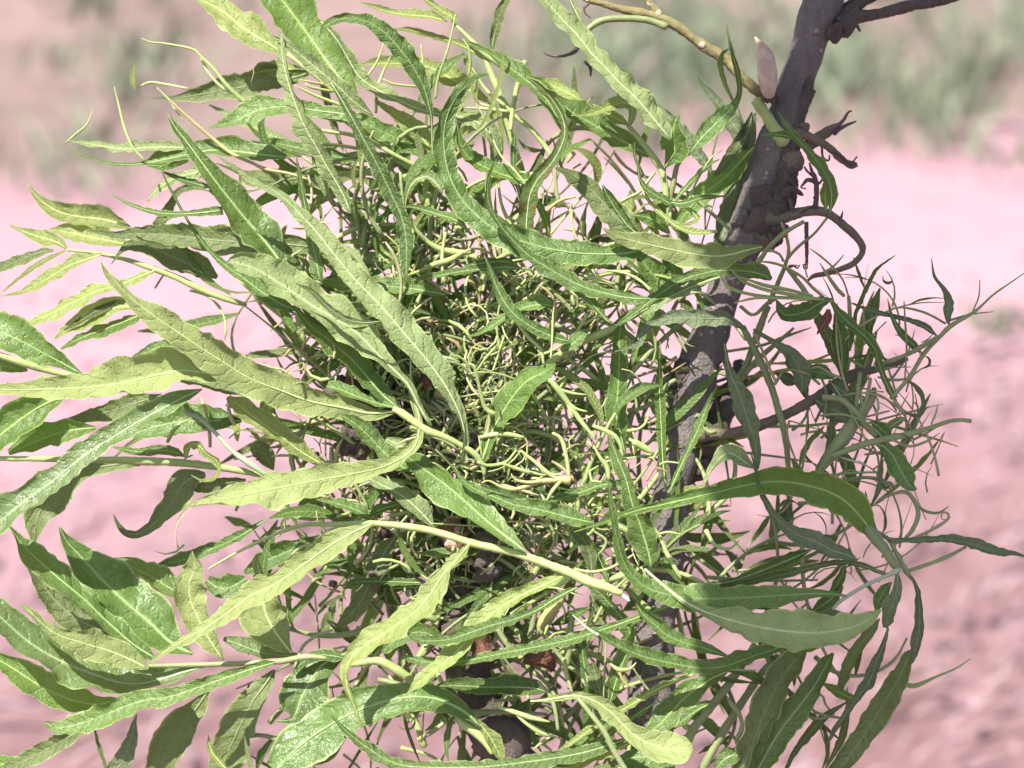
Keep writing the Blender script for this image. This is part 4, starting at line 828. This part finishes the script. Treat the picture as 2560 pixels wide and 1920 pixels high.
wood('branch', [(1633, 215, 22), (1652, 245, 25), (1672, 275, 28), (1695, 310, 30)], SM['y'], -30, rough=0.1, sides=14, label='cut yellow green stub with pink end')
wood('branch', [(1655, 470, 40), (1680, 474, 32), (1710, 464, 29), (1752, 455, 26), (1786, 460, 23), (1818, 483, 22), (1846, 508, 21), (1862, 530, 18), (1861, 549, 16), (1842, 570, 16), (1811, 583, 14), (1780, 592, 13), (1758, 596, 11), (1745, 606, 7)], BRN, -30, rough=0.06, sides=14, label='brown shoot looping back on itself')
wood('branch', [(1500, 938, 50), (1535, 938, 30), (1583, 935, 27), (1643, 918, 26), (1695, 897, 25), (1745, 870, 25), (1786, 845, 28), (1820, 822, 32), (1848, 806, 24), (1892, 798, 19), (1925, 790, 14), (1960, 775, 12)], BRN, -20, rough=0.07, sides=14)
wood('branch', [(1600, 780, 30), (1590, 830, 50), (1560, 890, 58), (1530, 950, 62), (1500, 1010, 60)], BARKD, -110, rough=0.12, sides=18, label='dark brown side stem hidden behind the trunk')
wood('branch', [(1740, 320, 34), (1765, 300, 30), (1790, 283, 24), (1812, 270, 16)], BRN, -50, rough=0.1, sides=12)
wood('branch', [(1718, 285, 28), (1760, 300, 24), (1795, 322, 20), (1822, 348, 17), (1850, 356, 12)], BRN, -30, rough=0.12, sides=12)
wood('branch', [(1740, 170, 16), (1742, 200, 30), (1728, 240, 34), (1710, 290, 44), (1700, 340, 46), (1690, 400, 60), (1668, 450, 66), (1650, 500, 50)], BARKD, -52, rough=0.14, sides=18, label='rough cracked bark ridge along the trunk', bend=0.0012)
for (x, y, rx, z, am, mt, nm) in [(1712, 352, 25, -25, .2, BRN, 'leaf_scar'), (1735, 278, 14, -25, .35, BRN, 'knot'), (1660, 430, 34, -40, .4, BARKD, 'knot'), (1640, 480, 34, -40, .4, BARKD, 'knot'), (1672, 500, 26, -50, .5, BARKD, 'knot'), (1605, 470, 24, -45, .35, BARK, 'knot'), (1650, 520, 22, -30, .4, BRN, 'knot'), (1472, 800, 20, -40, .5, BARKD, 'knot'), (1465, 825, 14, -45, .5, BARKD, 'knot'), (1745, 195, 13, -45, .4, BARKD, 'knot'), (1800, 70, 18, -45, .4, BARKD, 'knot'), (1520, 955, 30, -60, .4, BARKD, 'knot'), (1500, 1010, 30, -80, .4, BARKD, 'knot'), (735, 850, 30, 0, .6, BARKD, 'knot'), (780, 870, 34, -20, .6, BARKD, 'knot'), (830, 900, 36, -20, .6, BARKD, 'knot'), (755, 955, 28, -10, .6, BARKD, 'knot'), (800, 975, 34, -10, .6, BARKD, 'knot'), (850, 950, 30, -20, .6, BARKD, 'knot'), (845, 1005, 26, -10, .6, BARKD, 'knot'), (1050, 1190, 36, 0, .6, BARKD, 'knot'), (1055, 1230, 30, 0, .6, BARKD, 'knot'), (985, 1165, 26, 20, .4, BUD, 'bud'), (1005, 1470, 22, 0, .6, BARKD, 'knot'), (1000, 800, 30, -60, .5, BARKD, 'knot'), (900, 780, 40, -50, .5, BARKD, 'knot'), (1386, 1200, 30, -60, .4, BARKD, 'knot')]:
    V, F = blob(U(x, y, z - (14 if mt is BRN else 0)), rx * PXM, int(x + y), am, 18, (1, 0.8, 1.1) if mt is not BRN else (1, 0.5, 1.15), 4); part(nm, V, F, mt)
V, F = blob(U(1716, 350, -28), 9 * PXM, 5, 0.3, 10, (1, .6, 1)); part('knot', V, F, BARK)
wood('bud', [(1664, 210, 18), (1661, 198, 30), (1659, 175, 40), (1657, 150, 43), (1653, 122, 37), (1645, 101, 22), (1636, 88, 9), (1631, 80, 3)], BUD, 20, rough=0.03, sides=16, label='pointed pinkish brown bud beside the trunk')
wood('bud', [(1650, 215, 20), (1662, 205, 26), (1676, 203, 18)], BARKD, -10, rough=0.15, sides=10)
for l in ([(1795, 285, 12), (1820, 262, 8), (1833, 242, 5), (1840, 240, 4)], [(1800, 288, 12), (1825, 272, 8), (1850, 262, 3)], [(1775, 318, 5), (1778, 340, 5), (1790, 347, 5), (1792, 335, 4)], [(1800, 328, 6), (1822, 340, 6), (1835, 355, 5), (1852, 338, 3)], [(1822, 350, 8), (1838, 362, 7), (1852, 358, 5)],
          [(1761, 450, 14), (1764, 420, 12), (1762, 390, 11), (1754, 370, 8), (1748, 352, 4)], [(1762, 395, 8), (1745, 388, 10), (1735, 398, 6), (1730, 405, 4), (1742, 408, 3)], [(1755, 380, 5), (1742, 368, 5), (1738, 360, 4)], [(1765, 400, 6), (1775, 390, 5), (1777, 378, 4)], [(1690, 425, 20), (1705, 410, 18), (1722, 414, 14), (1735, 422, 5)], [(1692, 396, 3), (1702, 390, 4), (1716, 400, 5), (1720, 412, 6)], [(1704, 428, 8), (1708, 440, 8), (1712, 455, 5), (1725, 448, 3)],
          [(1730, 460, 3), (1760, 440, 3), (1757, 425, 3)], [(1815, 478, 7), (1818, 466, 6), (1821, 456, 2)], [(1272, 8, 6), (1262, 16, 7), (1264, 28, 5), (1276, 38, 3)], [(1246, 100, 14), (1240, 112, 10), (1215, 121, 6), (1190, 120, 5), (1173, 113, 3)], [(1268, 130, 20), (1275, 145, 10), (1276, 165, 3)], [(1830, 52, 10), (1850, 55, 9), (1858, 68, 4)], [(1808, 50, 12), (1812, 62, 14), (1818, 66, 4)], [(1840, 30, 12), (1848, 22, 10), (1852, 18, 6)],
          [(1742, 480, 10), (1742, 580, 6), (1735, 573, 4), (1745, 568, 4), (1741, 560, 3)], [(1700, 580, 5), (1715, 574, 5), (1722, 580, 4), (1728, 572, 2)]):
    wood('tendril', l, SM['k'], -18, rough=0.12, sides=6, res=0.0007)
# red-brown dead scales, the broken rachis end
for (x, y, w_, h_, a) in [(1040, 1400, 44, 60, 0.4), (1165, 1435, 70, 46, -0.3), (985, 1160, 50, 60, 0.8), (995, 1390, 30, 40, 1.2), (760, 835, 40, 30, .3), (925, 830, 40, 26, .6)]:
    p = [U(x - w_ * .5 * math.cos(a), y + w_ * .5 * math.sin(a), 20), U(x, y - 6, 40), U(x + w_ * .5 * math.cos(a), y - w_ * .5 * math.sin(a), 20)]
    put_leaf(np.array(p), np.array([h_ * .3, h_, h_ * .2]) * PXM, (0.2, 0.5), 'R', int(x), mid=False, name='bud_scale', fold=0.6)
wood('broken_tip', [(1322, 1279, 8), (1335, 1283, 12), (1350, 1290, 11), (1360, 1298, 5)], PITH, 130, rough=0.35, sides=10, label='white broken end of the leaf stalk')
# fill inside the rosette ---------------------------------------------
fr = np.random.default_rng(21); LJ = {}; SJ = {}; cnt = {'leaf': nleaf, 'stem': nstem}
def fill_leaf(q, W, z0, z1, tilt, mt):
    P = np.array([U(a[0], a[1], zz) for a, zz in zip(q, np.linspace(z0, z1, len(q)))])
    sd = int(fr.integers(1e6)); big = W.max() > 11 and cnt['leaf'] < 292
    if big: cnt['leaf'] += 1; put_leaf(P, W * PXM, tilt, mt, sd, res=0.0022, nj=6)
    else:
        V, F, uv, *_ = blade(P, W * PXM, tilt, None, sd, res=0.003, nj=4); LJ.setdefault(mt, Join()).add(V, F, uv)
def fill_stem(q, W, z0, z1, mt):
    P = np.array([U(a[0], a[1], zz) for a, zz in zip(q, np.linspace(z0, z1, len(q)))])
    V, F, *_ = tube(P, W * PXM, 6, 0.003, 0.09, int(fr.integers(1e6)))
    if cnt['stem'] < 292 and W.max() > 9: cnt['stem'] += 1; part('stem', V, F, SM[mt])
    else: SJ.setdefault(mt, Join()).add(V, F)
def curve(x, y, a, l, k, n=6):
    out = [(x, y)]
    for i in range(n - 1):
        a += k / n; x += math.cos(a) * l / (n - 1); y -= math.sin(a) * l / (n - 1); out.append((x, y))
    return np.array(out), a
for (cx, cy, sx, sy, n, a0, asd, lmin, lmax, zlo, zhi, mats) in FILL:
    for _ in range(n):
        x, y = cx + fr.normal() * sx, cy + fr.normal() * sy; a = a0 + fr.normal() * asd; l = fr.uniform(lmin, lmax)
        z0 = fr.uniform(zlo, zhi); q, ae = curve(x, y, a, l, fr.normal() * 1.5); wd = fr.uniform(6, 17)
        z1 = z0 + fr.normal() * 40; sm_ = 'y' if fr.random() < 0.45 else 'g'
        if mats[0] in 'DOB': sm_ = 'g'; wd *= 0.7
        if q[:, 0].max() > 1960 or (q[:, 0].max() > 1620 and q[:, 1].min() < 560) or q[:, 1].min() < 190 or q[:, 0].min() < 470: continue
        fill_stem(q, np.linspace(wd, wd * 0.45, 6), z0, z1, sm_)
        for s_ in range(fr.integers(1, 4)):
            k = fr.integers(2, 6); x2, y2 = q[k]; q2, _e = curve(x2, y2, ae + fr.normal() * 0.6, l * fr.uniform(0.35, 0.8), fr.normal() * 1.0, 5)
            
            if q2[:, 0].max() > 1960 and q2[:, 1].max() > 1150: continue
            wl = fr.choice([7, 10, 14, 20, 26], p=[.14, .22, .26, .22, .16]); zz = z0 + (z1 - z0) * k / 5
            fill_leaf(q2, np.array([0.3, 0.8, 1, 0.7, 0.12]) * wl, zz, zz + fr.normal() * 25, (R(fr.uniform(-15, 55)), R(fr.uniform(-15, 55))), mats[fr.integers(len(mats))])
# small bud tips, curled shoots and debris in the heart
for _ in range(FINE):
    x, y = 990 + fr.normal() * 190, 900 + fr.normal() * 250; z0 = fr.uniform(-90, 45); q, ae = curve(x, y, fr.normal(1.5, 1.1), fr.uniform(40, 150), fr.normal() * 2.3, 7)
    if q[:, 0].max() > 1560 or q[:, 1].min() < 330: continue
    wd = fr.uniform(2.5, 6.5); fill_stem(q, np.array([.9, 1.1, .75, 1.15, .7, 1.1, .45]) * wd * 1.25, z0, z0 + fr.normal() * 30, fr.choice(['y', 'y', 't', 't', 'g', 'r']))
    if fr.random() < 0.35:
        q2, _e = curve(*q[4], ae + fr.normal() * .7, fr.uniform(25, 90), fr.normal() * 2, 5); fill_leaf(q2, np.array([.4, .9, 1, .6, .1]) * fr.uniform(3, 10), z0, z0 + 10, (R(fr.uniform(0, 50)), R(fr.uniform(0, 50))), 'YUYV'[fr.integers(4)])
for _ in range(WIRY):
    x, y = 1870 + fr.normal() * 95, 930 + fr.normal() * 210; z0 = fr.uniform(-70, 60); q, ae = curve(x, y, fr.normal(0.9, 0.9), fr.uniform(60, 240), fr.normal() * 1.6, 7)
    if q[:, 0].max() > 2060 or q[:, 1].max() > 1300 or q[:, 0].min() < 1560 or q[:, 1].min() < 560: continue
    wd = fr.uniform(2.5, 6); fill_stem(q, np.array([.9, 1, .9, .8, .7, .55, .2]) * wd, z0, z0 + fr.normal() * 30, fr.choice(['g', 'g', 'g', 'r', 't']))
    if fr.random() < 0.5:
        q2, _e = curve(*q[4], ae + fr.normal() * .8, fr.uniform(25, 80), fr.normal() * 2.4, 5); fill_leaf(q2, np.array([.4, .9, 1, .6, .1]) * fr.uniform(3, 8), z0, z0 + 10, (R(fr.uniform(0, 50)), R(fr.uniform(0, 50))), 'OBOD'[fr.integers(4)])
for _ in range(HEART):
    x, y = 960 + fr.normal() * 200, 960 + fr.normal() * 220; z0 = fr.uniform(-120, 30); q, ae = curve(x, y, fr.uniform(0, 6.28), fr.uniform(20, 90), fr.normal() * 2.2)
    wd = fr.uniform(4, 12); fill_stem(q, np.array([.9, 1, 1, .8, .6, .2]) * wd, z0, z0 + fr.normal() * 20, fr.choice(['y', 'g', 'g', 'r', 'r', 'p']))
for _ in range(90):
    x, y = 930 + fr.normal() * 110, 1010 + fr.normal() * 190; z0 = fr.uniform(-90, 25)
    if y > 1400: x += 80
    V, F = blob(U(x, y, z0), fr.uniform(4, 13) * PXM, int(fr.integers(1e6)), 0.7, 7, (fr.uniform(.5, 1.3), .8, fr.uniform(.5, 1.5)), 3); SJ.setdefault(fr.choice(['k', 'k', 'r']), Join()).add(V, F)
for k_, J in LJ.items(): J.build('small_leaves', M[k_], tree, 'stuff')
for k_, J in SJ.items(): J.build('small_stems', SM[k_], tree, 'stuff')
# unseen leaves added above the picture, shaped to shade the trunk side ----
cr = np.random.default_rng(9); CJ = Join(); n_ok = 0
top = U(1960, -420, -70)
limbs = []
for _ in range(SHADE_LEAVES):
    t_ = cr.uniform(0.28, 0.75); x = SHX + cr.uniform(0, 1) ** 0.8 * 850; y = cr.uniform(-250, 1750)
    q0 = U(x, y, cr.uniform(-120, 120)); c = q0 + SUN * t_
    d = unit(cr.normal(size=3) + np.array([0, 0, -0.3])); ln_ = cr.uniform(0.04, 0.09) if x < SHX + 250 else cr.uniform(0.06, 0.12); P = np.array([c - d * ln_ / 2, c, c + d * ln_ / 2 + np.array([0, 0, -0.01])])
    bad = False
    for e_ in P:
        r3 = e_ - SUN * t_ - CAM; D_ = r3 @ FW; xx = 1106 + (r3 @ RT) / D_ * FPX; yy = 829.5 - (r3 @ UP) / D_ * FPX
        bad = bad or xx < SHX + 30 * math.sin(yy / 130.0) or any(math.hypot(xx - a_, yy - b_) < r__ for a_, b_, r__ in GAPS)
    if bad: continue
    if in_frame(P[0]) or in_frame(P[1]) or in_frame(P[2]): continue
    V, F, uv, *_ = blade(P, np.array([0.002, cr.uniform(0.012, 0.024), 0.001]), (0, 0), unit(cr.normal(size=3) * 0.7 + np.array([0, 0, 1])), int(cr.integers(1e6)), res=0.012, nj=4); CJ.add(V, F, uv); limbs.append(c)
CJ.build('shade_foliage', M['U'], tree, 'stuff')
limbs = np.array(limbs)
for k in range(9):
    e = limbs[cr.integers(len(limbs))]; mdp = (top + e) / 2 + np.array([0, 0, 0.04])
    if in_frame(mdp) or in_frame(e) or in_frame(top * .75 + e * .25 + np.array([0, 0, .03])): continue
    V, F, *_ = tube([top, top * .6 + mdp * .4 , mdp, e], [0.014, 0.011, 0.008, 0.003], 8, 0.01, 0.06, k); part('branch', V, F, BARK)  # added limbs that join the shade leaves to the trunk
print('LEAVES', cnt, len(limbs))
